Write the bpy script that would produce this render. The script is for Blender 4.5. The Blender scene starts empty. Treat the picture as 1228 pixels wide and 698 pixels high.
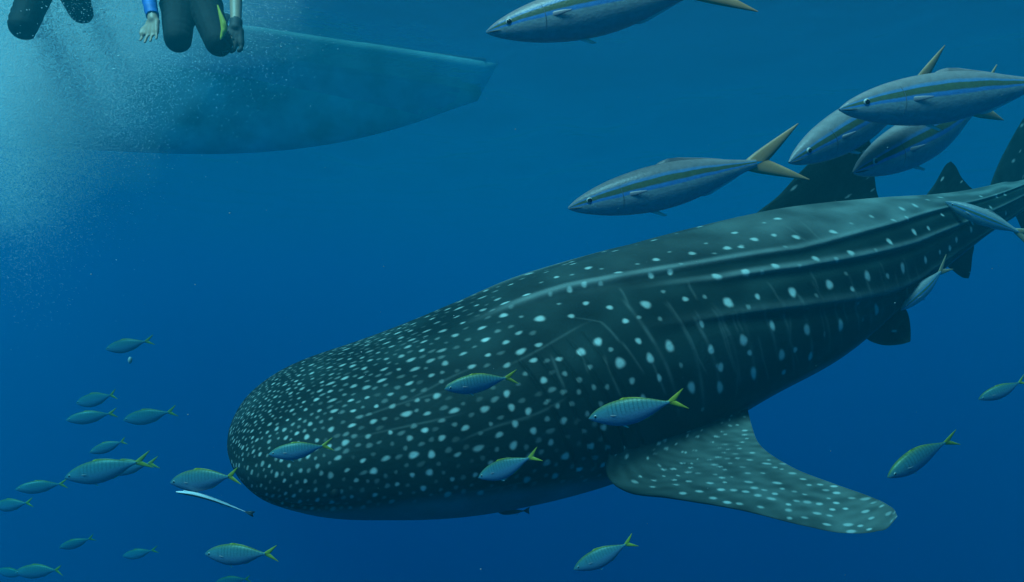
import bpy, math, random
import numpy as np
from mathutils import Vector, Matrix

R = math.radians
rng = np.random.default_rng(7)
random.seed(7)
C = bpy.context.scene.collection
sc = bpy.context.scene

# ------------------------------------------------------------------ camera, light, exposure
DEPTH = 2.6                      # the camera is this far under the water surface (z = 0)
F = 877.0                        # focal length in photograph pixels (1228 wide)
CAM = Vector((0, 0, -DEPTH))
cd = bpy.data.cameras.new('camera')
cd.sensor_width = 36.0
cd.lens = 36.0 * F / 1228.0
cd.clip_start = 0.05
cd.clip_end = 500
cam = bpy.data.objects.new('camera', cd)
C.objects.link(cam)
cam.location = CAM
cam.rotation_euler = (R(90), 0, 0)
sc.camera = cam

SUN_EL, SUN_AZ = R(60), R(222)     # azimuth clockwise from +Y
w = bpy.data.worlds.new('World')
sc.world = w
w.use_nodes = True
nt = w.node_tree
sky = nt.nodes.new('ShaderNodeTexSky')
sky.sky_type = 'NISHITA'
sky.sun_disc = False
sky.sun_elevation = SUN_EL
sky.sun_rotation = SUN_AZ
bg = nt.nodes['Background']
bg.inputs['Strength'].default_value = 0.05
nt.links.new(sky.outputs[0], bg.inputs[0])
sl = bpy.data.lights.new('sun', 'SUN')
sl.energy = 5.0
sl.angle = R(24)          # the waves above spread the sunlight
sl.color = (1.0, 0.96, 0.9)
sun = bpy.data.objects.new('sun', sl)
C.objects.link(sun)
sd = Vector((math.sin(SUN_AZ) * math.cos(SUN_EL), math.cos(SUN_AZ) * math.cos(SUN_EL), math.sin(SUN_EL)))
sun.location = sd * 30
sun.rotation_euler = sd.to_track_quat('Z', 'Y').to_euler()

vs = sc.view_settings
vs.view_transform = 'Standard'
vs.look = 'None'
vs.exposure = 0.35
vs.gamma = 1.0
vs.use_curve_mapping = False
cy = sc.cycles
cy.use_denoising = True
try:
    cy.denoiser = 'OPENIMAGEDENOISE'
except Exception:
    pass
cy.max_bounces = 10
cy.diffuse_bounces = 8
cy.glossy_bounces = 2
cy.transmission_bounces = 2
cy.volume_bounces = 2
cy.transparent_max_bounces = 64
cy.caustics_reflective = False
cy.caustics_refractive = False


# ------------------------------------------------------------------ helpers
def P(px, py, D):
    """a photograph pixel and its distance along the view axis -> a point of the place"""
    return np.array([(px - 614.0) / F * D, D, -DEPTH + (349.0 - py) / F * D])


def link(o, parent=None):
    C.objects.link(o)
    if parent is not None:
        o.parent = parent
    return o


def tag(o, label=None, cat=None, group=None, kind=None):
    if label: o['label'] = label
    if cat: o['category'] = cat
    if group: o['group'] = group
    if kind: o['kind'] = kind
    return o


def empty(name, loc, label, cat, group=None):
    o = bpy.data.objects.new(name, None)
    o.empty_display_size = 0.1
    link(o)
    o.location = loc
    return tag(o, label, cat, group)


def mesh_np(name, V, Q, smooth=True):
    """mesh from numpy vertices and quads (or triangles)"""
    V = np.asarray(V, np.float32).reshape(-1, 3)
    Q = np.asarray(Q, np.int32)
    k = Q.shape[1]
    me = bpy.data.meshes.new(name)
    me.vertices.add(len(V))
    me.vertices.foreach_set('co', V.ravel())
    me.loops.add(Q.size)
    me.loops.foreach_set('vertex_index', Q.ravel())
    me.polygons.add(len(Q))
    me.polygons.foreach_set('loop_start', np.arange(0, Q.size, k, dtype=np.int32))
    me.update(calc_edges=True)
    me.validate()
    if smooth:
        me.polygons.foreach_set('use_smooth', np.ones(len(me.polygons), bool))
    return me


def fattr(me, name, vals):
    a = me.attributes.new(name, 'FLOAT', 'POINT')
    a.data.foreach_set('value', np.asarray(vals, np.float32).ravel())


def cattr(me, name, rgb):
    rgb = np.asarray(rgb, np.float32).reshape(-1, 3)
    a = me.attributes.new(name, 'FLOAT_COLOR', 'POINT')
    a.data.foreach_set('color', np.concatenate([rgb, np.ones((len(rgb), 1), np.float32)], 1).ravel())


def grid_quads(n, m, wrap=False):
    i, j = np.meshgrid(np.arange(n - 1), np.arange(m if wrap else m - 1), indexing='ij')
    j2 = (j + 1) % m
    return np.stack([i * m + j, i * m + j2, (i + 1) * m + j2, (i + 1) * m + j], -1).reshape(-1, 4)


def obj(name, me, mat, parent=None, world_to_parent=False):
    o = bpy.data.objects.new(name, me)
    if mat is not None and len(me.materials) == 0:
        me.materials.append(mat)
    link(o, parent)
    if parent is not None and world_to_parent:
        o.matrix_parent_inverse = Matrix.Translation(-Vector(parent.location))
    return o


def smooth01(a, b, x):
    t = np.clip((x - a) / (b - a), 0, 1)
    return t * t * (3 - 2 * t)


# ------------------------------------------------------------------ materials
def new_mat(name):
    m = bpy.data.materials.new(name)
    m.use_nodes = True
    t = m.node_tree
    t.nodes.clear()
    out = t.nodes.new('ShaderNodeOutputMaterial')
    return m, t, out


def principled(name, color=(.5, .5, .5), rough=.5, spec=.5, metal=0.0, noise=0.0, nscale=20.0, bump=0.0, bscale=60.0, attr=None):
    m, t, out = new_mat(name)
    b = t.nodes.new('ShaderNodeBsdfPrincipled')
    b.inputs['Roughness'].default_value = rough
    b.inputs['Specular IOR Level'].default_value = spec
    b.inputs['Metallic'].default_value = metal
    t.links.new(b.outputs[0], out.inputs['Surface'])
    tc = t.nodes.new('ShaderNodeTexCoord')
    if attr:
        a = t.nodes.new('ShaderNodeAttribute')
        a.attribute_name = attr
        src = a.outputs['Color']
    else:
        c = t.nodes.new('ShaderNodeRGB')
        c.outputs[0].default_value = (*color, 1)
        src = c.outputs[0]
    if noise > 0:
        n = t.nodes.new('ShaderNodeTexNoise')
        n.inputs['Scale'].default_value = nscale
        n.inputs['Detail'].default_value = 5
        mr = t.nodes.new('ShaderNodeMapRange')
        mr.inputs['From Min'].default_value = .3
        mr.inputs['From Max'].default_value = .7
        mr.inputs['To Min'].default_value = 1 - noise
        mr.inputs['To Max'].default_value = 1 + noise
        t.links.new(tc.outputs['Object'], n.inputs['Vector'])
        t.links.new(n.outputs['Fac'], mr.inputs['Value'])
        mx = t.nodes.new('ShaderNodeVectorMath')
        mx.operation = 'SCALE'
        t.links.new(src, mx.inputs[0])
        t.links.new(mr.outputs[0], mx.inputs['Scale'])
        src = mx.outputs[0]
    t.links.new(src, b.inputs['Base Color'])
    if bump > 0:
        n = t.nodes.new('ShaderNodeTexNoise')
        n.inputs['Scale'].default_value = bscale
        n.inputs['Detail'].default_value = 4
        t.links.new(tc.outputs['Object'], n.inputs['Vector'])
        bp = t.nodes.new('ShaderNodeBump')
        bp.inputs['Strength'].default_value = bump
        bp.inputs['Distance'].default_value = .01
        t.links.new(n.outputs['Fac'], bp.inputs['Height'])
        t.links.new(bp.outputs[0], b.inputs['Normal'])
    return m


def ramp(t, src, stops):
    r = t.nodes.new('ShaderNodeValToRGB')
    el = r.color_ramp.elements
    while len(el) > 1:
        el.remove(el[-1])
    el[0].position = stops[0][0]
    el[0].color = (*stops[0][1], 1)
    for p, c in stops[1:]:
        e = el.new(p)
        e.color = (*c, 1)
    t.links.new(src, r.inputs['Fac'])
    return r.outputs['Color']


def fish_material(name, stops, bars=None, rough=.35, metal=.25, noise=.12):
    """stops run from the belly (0) to the back (1); bars = (count, strength, from v, to v)"""
    m, t, out = new_mat(name)
    b = t.nodes.new('ShaderNodeBsdfPrincipled')
    b.inputs['Roughness'].default_value = rough
    b.inputs['Metallic'].default_value = metal
    b.inputs['Specular IOR Level'].default_value = .22      # wet skin shines little under water
    t.links.new(b.outputs[0], out.inputs['Surface'])
    v = t.nodes.new('ShaderNodeAttribute'); v.attribute_name = 'fv'
    u = t.nodes.new('ShaderNodeAttribute'); u.attribute_name = 'fu'
    tc = t.nodes.new('ShaderNodeTexCoord')
    n = t.nodes.new('ShaderNodeTexNoise')
    n.inputs['Scale'].default_value = 14
    n.inputs['Detail'].default_value = 4
    t.links.new(tc.outputs['Object'], n.inputs['Vector'])
    # a little waver in where the stripes lie
    ad = t.nodes.new('ShaderNodeMath'); ad.operation = 'MULTIPLY_ADD'
    ad.inputs[1].default_value = .05
    t.links.new(n.outputs['Fac'], ad.inputs[0])
    sub = t.nodes.new('ShaderNodeMath'); sub.operation = 'SUBTRACT'
    sub.inputs[1].default_value = .025
    t.links.new(v.outputs['Fac'], sub.inputs[0])
    t.links.new(sub.outputs[0], ad.inputs[2])
    col = ramp(t, ad.outputs[0], stops)
    mr = t.nodes.new('ShaderNodeMapRange')
    mr.inputs['From Min'].default_value = .3
    mr.inputs['From Max'].default_value = .7
    mr.inputs['To Min'].default_value = 1 - noise
    mr.inputs['To Max'].default_value = 1 + noise
    n2 = t.nodes.new('ShaderNodeTexNoise')
    n2.inputs['Scale'].default_value = 45
    n2.inputs['Detail'].default_value = 3
    t.links.new(tc.outputs['Object'], n2.inputs['Vector'])
    t.links.new(n2.outputs['Fac'], mr.inputs['Value'])
    fac = mr.outputs[0]
    if bars:
        cnt, st, v0, v1 = bars
        s = t.nodes.new('ShaderNodeMath'); s.operation = 'MULTIPLY'
        s.inputs[1].default_value = cnt * 2 * math.pi
        t.links.new(u.outputs['Fac'], s.inputs[0])
        si = t.nodes.new('ShaderNodeMath'); si.operation = 'SINE'
        t.links.new(s.outputs[0], si.inputs[0])
        m1 = t.nodes.new('ShaderNodeMapRange')
        m1.inputs['From Min'].default_value = .1
        m1.inputs['From Max'].default_value = .9
        m1.inputs['To Min'].default_value = 0
        m1.inputs['To Max'].default_value = st
        t.links.new(si.outputs[0], m1.inputs['Value'])
        g1 = t.nodes.new('ShaderNodeMapRange'); g1.interpolation_type = 'SMOOTHSTEP'
        g1.inputs['From Min'].default_value = v0
        g1.inputs['From Max'].default_value = v1
        t.links.new(v.outputs['Fac'], g1.inputs['Value'])
        g2 = t.nodes.new('ShaderNodeMapRange'); g2.interpolation_type = 'SMOOTHSTEP'
        g2.inputs['From Min'].default_value = .22
        g2.inputs['From Max'].default_value = .34
        t.links.new(u.outputs['Fac'], g2.inputs['Value'])
        p1 = t.nodes.new('ShaderNodeMath'); p1.operation = 'MULTIPLY'
        t.links.new(m1.outputs[0], p1.inputs[0]); t.links.new(g1.outputs[0], p1.inputs[1])
        p2 = t.nodes.new('ShaderNodeMath'); p2.operation = 'MULTIPLY'
        t.links.new(p1.outputs[0], p2.inputs[0]); t.links.new(g2.outputs[0], p2.inputs[1])
        iv = t.nodes.new('ShaderNodeMath'); iv.operation = 'SUBTRACT'
        iv.inputs[0].default_value = 1
        t.links.new(p2.outputs[0], iv.inputs[1])
        mm = t.nodes.new('ShaderNodeMath'); mm.operation = 'MULTIPLY'
        t.links.new(fac, mm.inputs[0]); t.links.new(iv.outputs[0], mm.inputs[1])
        fac = mm.outputs[0]
    sc_ = t.nodes.new('ShaderNodeVectorMath'); sc_.operation = 'SCALE'
    t.links.new(col, sc_.inputs[0]); t.links.new(fac, sc_.inputs['Scale'])
    t.links.new(sc_.outputs[0], b.inputs['Base Color'])
    # scales
    vo = t.nodes.new('ShaderNodeTexVoronoi')
    vo.inputs['Scale'].default_value = 90
    t.links.new(tc.outputs['Object'], vo.inputs['Vector'])
    bp = t.nodes.new('ShaderNodeBump')
    bp.inputs['Strength'].default_value = .12
    bp.inputs['Distance'].default_value = .004
    t.links.new(vo.outputs['Distance'], bp.inputs['Height'])
    t.links.new(bp.outputs[0], b.inputs['Normal'])
    return m


M = {}
M['shark'] = principled('shark_skin', attr='col', rough=.62, spec=.06, noise=.28, nscale=5.0, bump=.25, bscale=70)
M['shark_eye'] = principled('shark_eye', (.008, .010, .012), .6, spec=.1)
M['runner'] = fish_material('runner_skin', [
    (0.0, (.36, .40, .40)), (.25, (.30, .36, .37)), (.46, (.20, .29, .31)), (.49, (.05, .20, .46)), (.55, (.05, .20, .46)),
    (.58, (.08, .12, .07)), (.70, (.07, .11, .06)), (.72, (.07, .20, .40)), (.765, (.10, .20, .33)), (.80, (.18, .18, .19)), (1.0, (.26, .23, .23))], metal=0.0, rough=.34)
M['runner_fin'] = principled('runner_fin', (.44, .24, .12), .5, noise=.25, nscale=9)
M['side_fin'] = principled('side_fin', (.30, .27, .28), .5, noise=.15, nscale=9)
M['pale_fin'] = principled('pale_fin', (.6, .58, .52), .5, noise=.15, nscale=9)
M['scad'] = fish_material('scad_skin', [
    (0.0, (.14, .20, .29)), (.35, (.11, .21, .31)), (.55, (.09, .22, .27)), (.80, (.06, .18, .20)), (.95, (.08, .16, .11)), (1.0, (.14, .18, .05))],
    bars=(19, .30, .42, .58), metal=.1, rough=.4)
M['scad_fin'] = principled('scad_fin', (.32, .31, .02), .5, noise=.2, nscale=9)
M['eye_ring'] = principled('eye_ring', (.55, .52, .45), .3)
M['eye_dark'] = principled('eye_dark', (.01, .01, .012), .1)
M['gill_edge'] = principled('gill_edge', (.13, .17, .19), .5)
M['mouth_line'] = principled('mouth_line', (.03, .04, .05), .6)
M['remora_pale'] = principled('remora_pale', (.75, .75, .75), .45, noise=.1)
M['remora_dark'] = principled('remora_dark', (.03, .035, .04), .5, noise=.2)
M['wetsuit'] = principled('wetsuit', (.014, .020, .020), .7, spec=.12, noise=.25, nscale=8, bump=.3, bscale=120)
M['rash'] = principled('rash_sleeve', (.02, .16, .55), .6, noise=.15, nscale=12)
M['skin'] = principled('skin', (.50, .31, .21), .5, noise=.1, nscale=12)
M['glove'] = principled('glove', (.03, .035, .035), .7, noise=.2)
M['yellow'] = principled('yellow_strap', (.65, .60, .06), .5, noise=.1)
M['hair'] = principled('hair', (.02, .015, .01), .5, noise=.3)
M['rubber'] = principled('rubber', (.02, .03, .025), .5, noise=.2)
M['glass'] = principled('mask_glass', (.05, .07, .08), .05)
M['hull'] = principled('hull_paint', (.50, .80, .68), .5, noise=.35, nscale=2.2)
M['hull_reflection'] = principled('hull_reflection', (.75, .75, .72), .5, noise=.2, nscale=4)
M['wood'] = principled('boat_wood', (.30, .22, .14), .6, noise=.25)
M['bronze'] = principled('propeller_bronze', (.25, .16, .06), .35, metal=.8)
M['bubble'] = principled('bubble', (.98, .98, .98), .3, spec=.3)
M['speck'] = principled('drifting_speck', (.35, .38, .36), .6)


# ------------------------------------------------------------------ the water: its body and its surface
def box_mesh(name, x0, x1, y0, y1, z0, z1):
    V = [(x, y, z) for x in (x0, x1) for y in (y0, y1) for z in (z0, z1)]
    Q = [(0, 1, 3, 2), (4, 6, 7, 5), (0, 4, 5, 1), (2, 3, 7, 6), (0, 2, 6, 4), (1, 5, 7, 3)]
    return mesh_np(name, V, Q, False)


SIG = dict(density=.26, color=(.001, .104, .1315), absorb=(0.0, .616, .874))
m, t, out = new_mat('sea_water')
pv = t.nodes.new('ShaderNodeVolumePrincipled')
pv.inputs['Color'].default_value = (*SIG['color'], 1)
pv.inputs['Absorption Color'].default_value = (*SIG['absorb'], 1)
pv.inputs['Density'].default_value = SIG['density']
pv.inputs['Anisotropy'].default_value = 0.4
t.links.new(pv.outputs[0], out.inputs['Volume'])
tag(obj('haze', box_mesh('haze', -90, 90, -60, 100, -70, 1.3), m), 'clear blue sea water fading into the distance', 'water', kind='stuff')

m, t, out = new_mat('water_surface')
tr = t.nodes.new('ShaderNodeBsdfTransparent')
gl = t.nodes.new('ShaderNodeBsdfGlossy')
gl.inputs['Roughness'].default_value = .06
fr = t.nodes.new('ShaderNodeFresnel')
fr.inputs['IOR'].default_value = 1.33
tc = t.nodes.new('ShaderNodeTexCoord')
n1 = t.nodes.new('ShaderNodeTexNoise')
n1.inputs['Scale'].default_value = 2.2
n1.inputs['Detail'].default_value = 6
t.links.new(tc.outputs['Object'], n1.inputs['Vector'])
bp = t.nodes.new('ShaderNodeBump')
bp.inputs['Strength'].default_value = .5
bp.inputs['Distance'].default_value = .12
t.links.new(n1.outputs['Fac'], bp.inputs['Height'])
for n_ in (gl, fr):
    t.links.new(bp.outputs[0], n_.inputs['Normal'])
mx = t.nodes.new('ShaderNodeMixShader')
fm = t.nodes.new('ShaderNodeMath')
fm.operation = 'MULTIPLY'
fm.inputs[1].default_value = .68          # a wind-roughened surface still lets some sky through
t.links.new(fr.outputs[0], fm.inputs[0])
t.links.new(fm.outputs[0], mx.inputs[0])
t.links.new(tr.outputs[0], mx.inputs[1])
t.links.new(gl.outputs[0], mx.inputs[2])
t.links.new(mx.outputs[0], out.inputs['Surface'])
a = np.linspace(-1, 1, 241)
g = np.sign(a) * (18 * np.abs(a) + 67 * np.abs(a) ** 6)
X, Y = np.meshgrid(g, g + 10, indexing='ij')
Z = np.zeros_like(X)
for k in range(14):
    th = rng.uniform(-1.2, 1.2) + .5
    lam = rng.uniform(.5, 3.2)
    kx, ky = 2 * np.pi / lam * np.cos(th), 2 * np.pi / lam * np.sin(th)
    Z += .006 * lam * np.sin(kx * X + ky * Y + rng.uniform(0, 6.28))
me = mesh_np('water_surface', np.stack([X, Y, Z], -1), grid_quads(241, 241)[:, ::-1])
tag(obj('water_surface', me, m), 'rippled underside of the sea surface', 'water surface', kind='structure')

# ------------------------------------------------------------------ whale shark
SP = [277.4537, 552.3709, 3.0913, 0.3169, 0.2397, 0.2236, 0.1481, 0.0664]
GIRTH = np.exp(np.array([0.2789, 0.1491, 0.0945, 0.1163, 0.0432, 0.1551, 0.0615, -0.0395, -0.0715]))
OFFS = np.array([0.063, 0.0369, -0.0599, -0.0793, -0.0263, -0.02, 0.0163, 0.0182, 0.0164])
GX = np.array([0, .3, .8, 1.5, 2.3, 3.1, 3.9, 4.6, 5.3])
S_ = np.array([0, .04, .10, .2, .35, .6, .9, 1.3, 1.7, 2.2, 2.7, 3.2, 3.7, 4.2, 4.6, 4.9, 5.1, 5.3])
W_ = np.array([0, .23, .345, .44, .52, .58, .60, .62, .60, .54, .46, .37, .28, .20, .15, .12, .10, .085])
HT_ = np.array([0, .07, .115, .165, .225, .30, .37, .43, .46, .46, .43, .37, .30, .22, .165, .135, .12, .11])
HB_ = np.array([0, .08, .13, .18, .24, .30, .36, .40, .43, .42, .37, .30, .235, .18, .14, .12, .11, .10])


def herm(x, xs, ys):
    tt = np.sqrt(xs); q = np.sqrt(x)
    mm = np.gradient(ys, tt)
    i = np.clip(np.searchsorted(tt, q) - 1, 0, len(tt) - 2)
    h = tt[i + 1] - tt[i]; u = (q - tt[i]) / h
    return (2*u**3-3*u**2+1)*ys[i]+(u**3-2*u**2+u)*h*mm[i]+(-2*u**3+3*u**2)*ys[i+1]+(u**3-u**2)*h*mm[i+1]


def spine(s):
    nx, ny, D, yaw, pitch, bend, roll, pb = SP
    ss = np.arange(0, 5.6, .02)
    q = np.clip((ss - 1.2) / 4.1, 0, None)
    ya = yaw + bend * q ** 1.5
    pi_ = pitch + pb * q
    T = np.stack([np.cos(ya) * np.cos(pi_), np.sin(ya) * np.cos(pi_), np.sin(pi_)], 1)
    c = P(nx, ny, D) + np.concatenate([np.zeros((1, 3)), np.cumsum((T[1:] + T[:-1]) / 2 * .02, 0)])
    s = np.atleast_1d(s)
    c = np.stack([np.interp(s, ss, c[:, k]) for k in range(3)], 1)
    T = np.stack([np.interp(s, ss, T[:, k]) for k in range(3)], 1)
    T /= np.linalg.norm(T, axis=1)[:, None]
    side = -np.cross(np.array([0, 0, 1.]), T)
    side /= np.linalg.norm(side, axis=1)[:, None]
    u = np.cross(T, side)
    u *= np.sign(u[:, 2:3])
    return c, T, side * math.cos(roll) - u * math.sin(roll), u * math.cos(roll) + side * math.sin(roll)


def soft(s, ys):
    return sum(np.interp(np.clip(s + d_, 0, 5.3), GX, ys) for d_ in np.linspace(-.28, .28, 15)) / 15


def dims(s):
    k = soft(s, GIRTH)
    return herm(s, S_, W_) * k, herm(s, S_, HT_) * k, herm(s, S_, HB_) * k, soft(s, OFFS)


SHARK_LOC = Vector(P(700, 425, 3.6))
shark = empty('whale_shark', SHARK_LOC, 'huge dark whale shark covered in pale spots, swimming head down', 'whale shark')
NS, NV = 1000, 560
sv = 5.3 * np.linspace(0, 1, NS) ** 1.35
phi = np.radians(np.interp(np.linspace(0, 1, NV, endpoint=False), [0, .24, .92, 1], [-180, -20, 135, 180]))      # 0 = dorsal midline, positive = towards the camera side
wd, ht, hb, off = dims(sv)
cc, tt_, sd_, up_ = spine(sv)
sn, cs = np.sin(phi), np.cos(phi)
e = 2 / 2.3
yy = np.sign(sn) * np.abs(sn) ** e
zz = np.sign(cs) * np.abs(cs) ** e
SS, PH = np.meshgrid(sv, phi, indexing='ij')
AP = np.degrees(np.abs(PH))
# ridges along the flank, and a low keel along the back
bulge = np.zeros_like(SS)


def ridge_phi(k, s):
    return np.interp(s, *RIDGES[k])


RIDGES = [([.9, 1.32, 1.55, 1.69, 2.16, 2.7, 2.88, 3.5, 4.2, 5.3], [14, 15, 18, 22, 33, 45, 46, 47, 43, 40]),
          ([1.7, 1.94, 2.18, 2.63, 3.0, 3.57, 4.16, 5.3], [31, 38, 46, 56, 62, 70, 73, 74]),
          ([1.6, 1.83, 2.08, 2.55, 2.96, 3.52, 4.3, 5.3], [52, 58, 65, 77, 86, 97, 108, 112])]
RAMPS = [(1.0, 1.5), (1.7, 2.5), (1.6, 2.6)]
for k in range(3):
    d = AP - ridge_phi(k, SS)                     # negative = above the ridge
    prof = np.where(d < 0, np.exp(-(d / 5.0) ** 2), np.exp(-(d / 2.0) ** 2))
    groove = np.exp(-((d - 5.0) / 3.6) ** 2)
    amp = smooth01(*RAMPS[k], SS) * np.interp(SS, [0, 2.2, 3.0, 4.6, 5.3], [1, .85, .68, .42, .3])
    bulge += amp * (.021 * prof - .013 * groove)
bulge += .012 * np.exp(-(AP / 5) ** 2) * smooth01(1.2, 2.0, SS)
# mouth: a groove round the snout under the lip
mouth = np.interp(SS, [0, .05, .15, .25, .40], [96, 104, 111, 111, 104])
bulge -= .020 * np.exp(-((AP - mouth) / 3.0) ** 2) * (1 - smooth01(.30, .46, SS)) * smooth01(.0, .03, SS)
# gill slits
for k in range(5):
    g0 = 1.22 + .075 * k
    line = g0 + .10 * np.sin(np.radians(AP - 75) * 1.2)
    win = smooth01(44, 56, AP) * (1 - smooth01(100, 112, AP))
    x = SS - line
    bulge -= win * (.014 * np.exp(-(x / .006) ** 2) - .003 * np.exp(-((x + .025) / .018) ** 2))
# uneven flesh
for k in range(10):
    a1, a2, p1, p2 = rng.uniform(1.5, 7), rng.integers(1, 6), rng.uniform(0, 6.28), rng.uniform(0, 6.28)
    bulge += .0022 * np.sin(a1 * SS + p1) * np.sin(a2 * PH + p2)
bulge *= smooth01(0, .25, SS)
Yc = wd[:, None] * yy
Zc = np.where(zz > 0, ht[:, None] * zz, hb[:, None] * zz)
rad = np.sqrt(Yc ** 2 + Zc ** 2) + 1e-9
Yb = Yc * (1 + bulge / rad)
Zb = Zc * (1 + bulge / rad) + off[:, None]
V = cc[:, None] + sd_[:, None] * Yb[..., None] + up_[:, None] * Zb[..., None]
# arc length from the dorsal midline on each ring
seg = np.sqrt(np.diff(Yc, axis=1) ** 2 + np.diff(Zc, axis=1) ** 2)
arc = np.concatenate([np.zeros((NS, 1)), np.cumsum(seg, 1)], 1)
j0 = int(np.argmin(np.abs(phi)))
arc -= arc[:, j0:j0 + 1]


def paint_spot(mask, s0, a0, rs, ra, val):
    i0, i1 = np.searchsorted(sv, [s0 - rs * 1.5, s0 + rs * 1.5])
    if i1 <= i0:
        return
    ai = arc[(i0 + i1) // 2 if (i0 + i1) // 2 < NS else NS - 1]
    k0, k1 = np.searchsorted(ai, [a0 - ra * 1.5, a0 + ra * 1.5])
    if k1 <= k0:
        return
    d = np.sqrt(((SS[i0:i1, k0:k1] - s0) / rs) ** 2 + ((arc[i0:i1, k0:k1] - a0) / ra) ** 2)
    ang = np.arctan2((arc[i0:i1, k0:k1] - a0) / ra, (SS[i0:i1, k0:k1] - s0) / rs)
    ph_ = rng.uniform(0, 6.28)
    d = d * (1 + .07 * np.sin(2 * ang + ph_) + .06 * np.sin(3 * ang + 2 * ph_))
    val_ = val * (1 - smooth01(.45, 1.35, d))
    mask[i0:i1, k0:k1] = np.maximum(mask[i0:i1, k0:k1], val_)


def arc_at(s0, phideg):
    i = min(NS - 1, int(np.searchsorted(sv, s0)))
    return np.interp(np.radians(phideg), phi, arc[i])


spots = np.zeros_like(SS)
# where a pixel of the photograph lies on the camera side of the trunk (s, degrees from the back)
vpx = 614 + V[..., 0] / V[..., 1] * F
vpy = 349 - (V[..., 2] + DEPTH) / V[..., 1] * F
vis = (PH > -.05) & (AP < 140)
c_vpx, c_vpy, c_vis = vpx[::3, ::3], vpy[::3, ::3], vis[::3, ::3]


def on_body(px_, py_):
    d = (c_vpx - px_) ** 2 + (c_vpy - py_) ** 2 + np.where(c_vis, 0, 1e7)
    i, j = np.unravel_index(np.argmin(d), d.shape)
    i, j = i * 3, j * 3
    i0, i1, k0, k1 = max(i - 4, 0), min(i + 5, NS), max(j - 4, 0), min(j + 5, NV)
    d = (vpx[i0:i1, k0:k1] - px_) ** 2 + (vpy[i0:i1, k0:k1] - py_) ** 2
    a_, b_ = np.unravel_index(np.argmin(d), d.shape)
    return sv[i0 + a_], arc[i0 + a_, k0 + b_], np.degrees(phi[k0 + b_])


SIZE = {'B': (.0225, 1.0), 'b': (.0185, 1.0), 'm': (.0140, .85), 'd': (.0110, .42)}
TRUNK = []
for ox, oy, k_, txt in ((600, 240, 2.493, """262 203 b,353 217 b,465 178 b,573 160 b,508 217 m,410 190 d,168 231 m,122 245 d,78 283 b,215 222 d,303 205 d,700 98 m,680 142 m,615 130 d,505 155 d,640 160 d,720 140 m,540 190 d,
645 226 b,735 213 b,450 228 m,250 250 m,205 267 m,150 280 d,300 250 d,436 312 B,326 322 m,255 308 m,175 310 d,120 354 B,10 345 b,62 350 d,213 347 m,553 296 m,487 272 d,610 290 d,681 305 B,743 320 d,
375 362 m,415 350 d,476 355 d,600 370 mv,728 418 B,292 423 b,242 453 b,358 488 B,413 420 m,448 472 bv,508 437 B,629 448 b,540 495 d,650 497 d,475 530 mv,394 541 m,571 560 Bv,657 560 Bv,428 590 m,
60 453 bh,115 432 mh,55 397 mh,176 476 mh,100 478 mh,265 500 d,130 537 m,192 520 d,237 538 d,235 572 d,33 620 m,85 632 m,170 615 d,45 668 m,100 688 m,20 578 m,15 425 mh,330 447 d,140 655 d,215 608 d,75 520 d,605 625 d,
280 560 d,300 610 d,260 640 d,320 560 d,345 640 d,190 660 m,250 690 d,310 680 m"""),
        (860, 200, 2.685, """195 167 b,120 235 b,58 213 m,33 262 b,80 255 d,182 220 m,254 227 b,373 210 b,432 183 d,497 160 m,152 180 d,220 258 d,187 320 b,92 338 b,3 352 b,317 295 b,265 318 d,145 338 d,432 277 b,385 298 m,
512 268 d,555 240 b,634 210 b,680 198 m,595 135 b,637 124 b,612 163 m,568 172 m,678 106 m,718 98 b,725 155 m,35 437 B,130 418 m,100 452 d,242 403 B,320 413 d,363 380 B,435 395 m,415 345 d,484 352 B,549 352 m,
597 326 Bv,672 300 bv,717 275 m,750 262 b,770 235 b,818 203 b,85 558 B,178 510 bv,290 525 Bv,397 510 Bvv,515 460 Bv,453 440 d,470 493 d,345 540 dvv,208 605 Bv,250 590 m,300 610 bv,118 665 Bvv,215 662 m,105 600 m,
10 645 b,850 95 m,900 95 m,925 90 m,880 130 m,930 150 m""")):
    for it in txt.replace('\n', '').split(','):
        x_, y_, c_ = it.split()
        s0, a0, pd = on_body(ox + float(x_) / k_, oy + float(y_) / k_)
        TRUNK.append((s0, a0, pd))
        r, br = SIZE[c_[0]]
        r *= np.interp(s0, [1.2, 3.2, 4.6], [.92, 1.0, .85])
        el = 1.0 + .55 * c_.count('v')
        if 'h' in c_: el = .62
        if pd > 60 and 'v' not in c_: el *= 1.15
        paint_spot(spots, s0, a0, r / el ** .45, r * el ** .55, br)
for ox, oy, k_, txt in ((600, 240, 2.493, "495 300 530 350 560 400 590 470 620 520,630 320 665 380 690 460 710 520 705 590,360 420 395 465 430 520,580 330 605 380,355 260 385 320,215 350 300 365 330 390 360 430,330 520 360 590,448 472 470 520 495 585,150 460 175 520 195 570,245 470 262 520,310 460 335 530,560 240 590 300,700 330 730 400"),
        (860, 200, 2.685, "5 490 30 580 60 665,130 540 150 620 165 690,235 480 235 560 262 640,340 440 345 560,160 370 210 440,265 175 340 240,220 190 290 240,410 420 420 500,455 400 462 470,50 470 70 540,300 330 330 400,520 300 545 370")):
    for it in txt.split(','):
        q_ = np.array(it.split(), float).reshape(-1, 2)
        sa = np.array([on_body(ox + x_ / k_, oy + y_ / k_)[:2] for x_, y_ in q_])
        o_ = np.argsort(sa[:, 1]); sa = sa[o_]
        line = np.interp(arc, sa[:, 1], sa[:, 0])
        win = smooth01(sa[0, 1] - .01, sa[0, 1] + .03, arc) * (1 - smooth01(sa[-1, 1] - .03, sa[-1, 1] + .01, arc))
        spots = np.maximum(spots, win * .11 * np.exp(-((SS - line) / .0055) ** 2))
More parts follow.
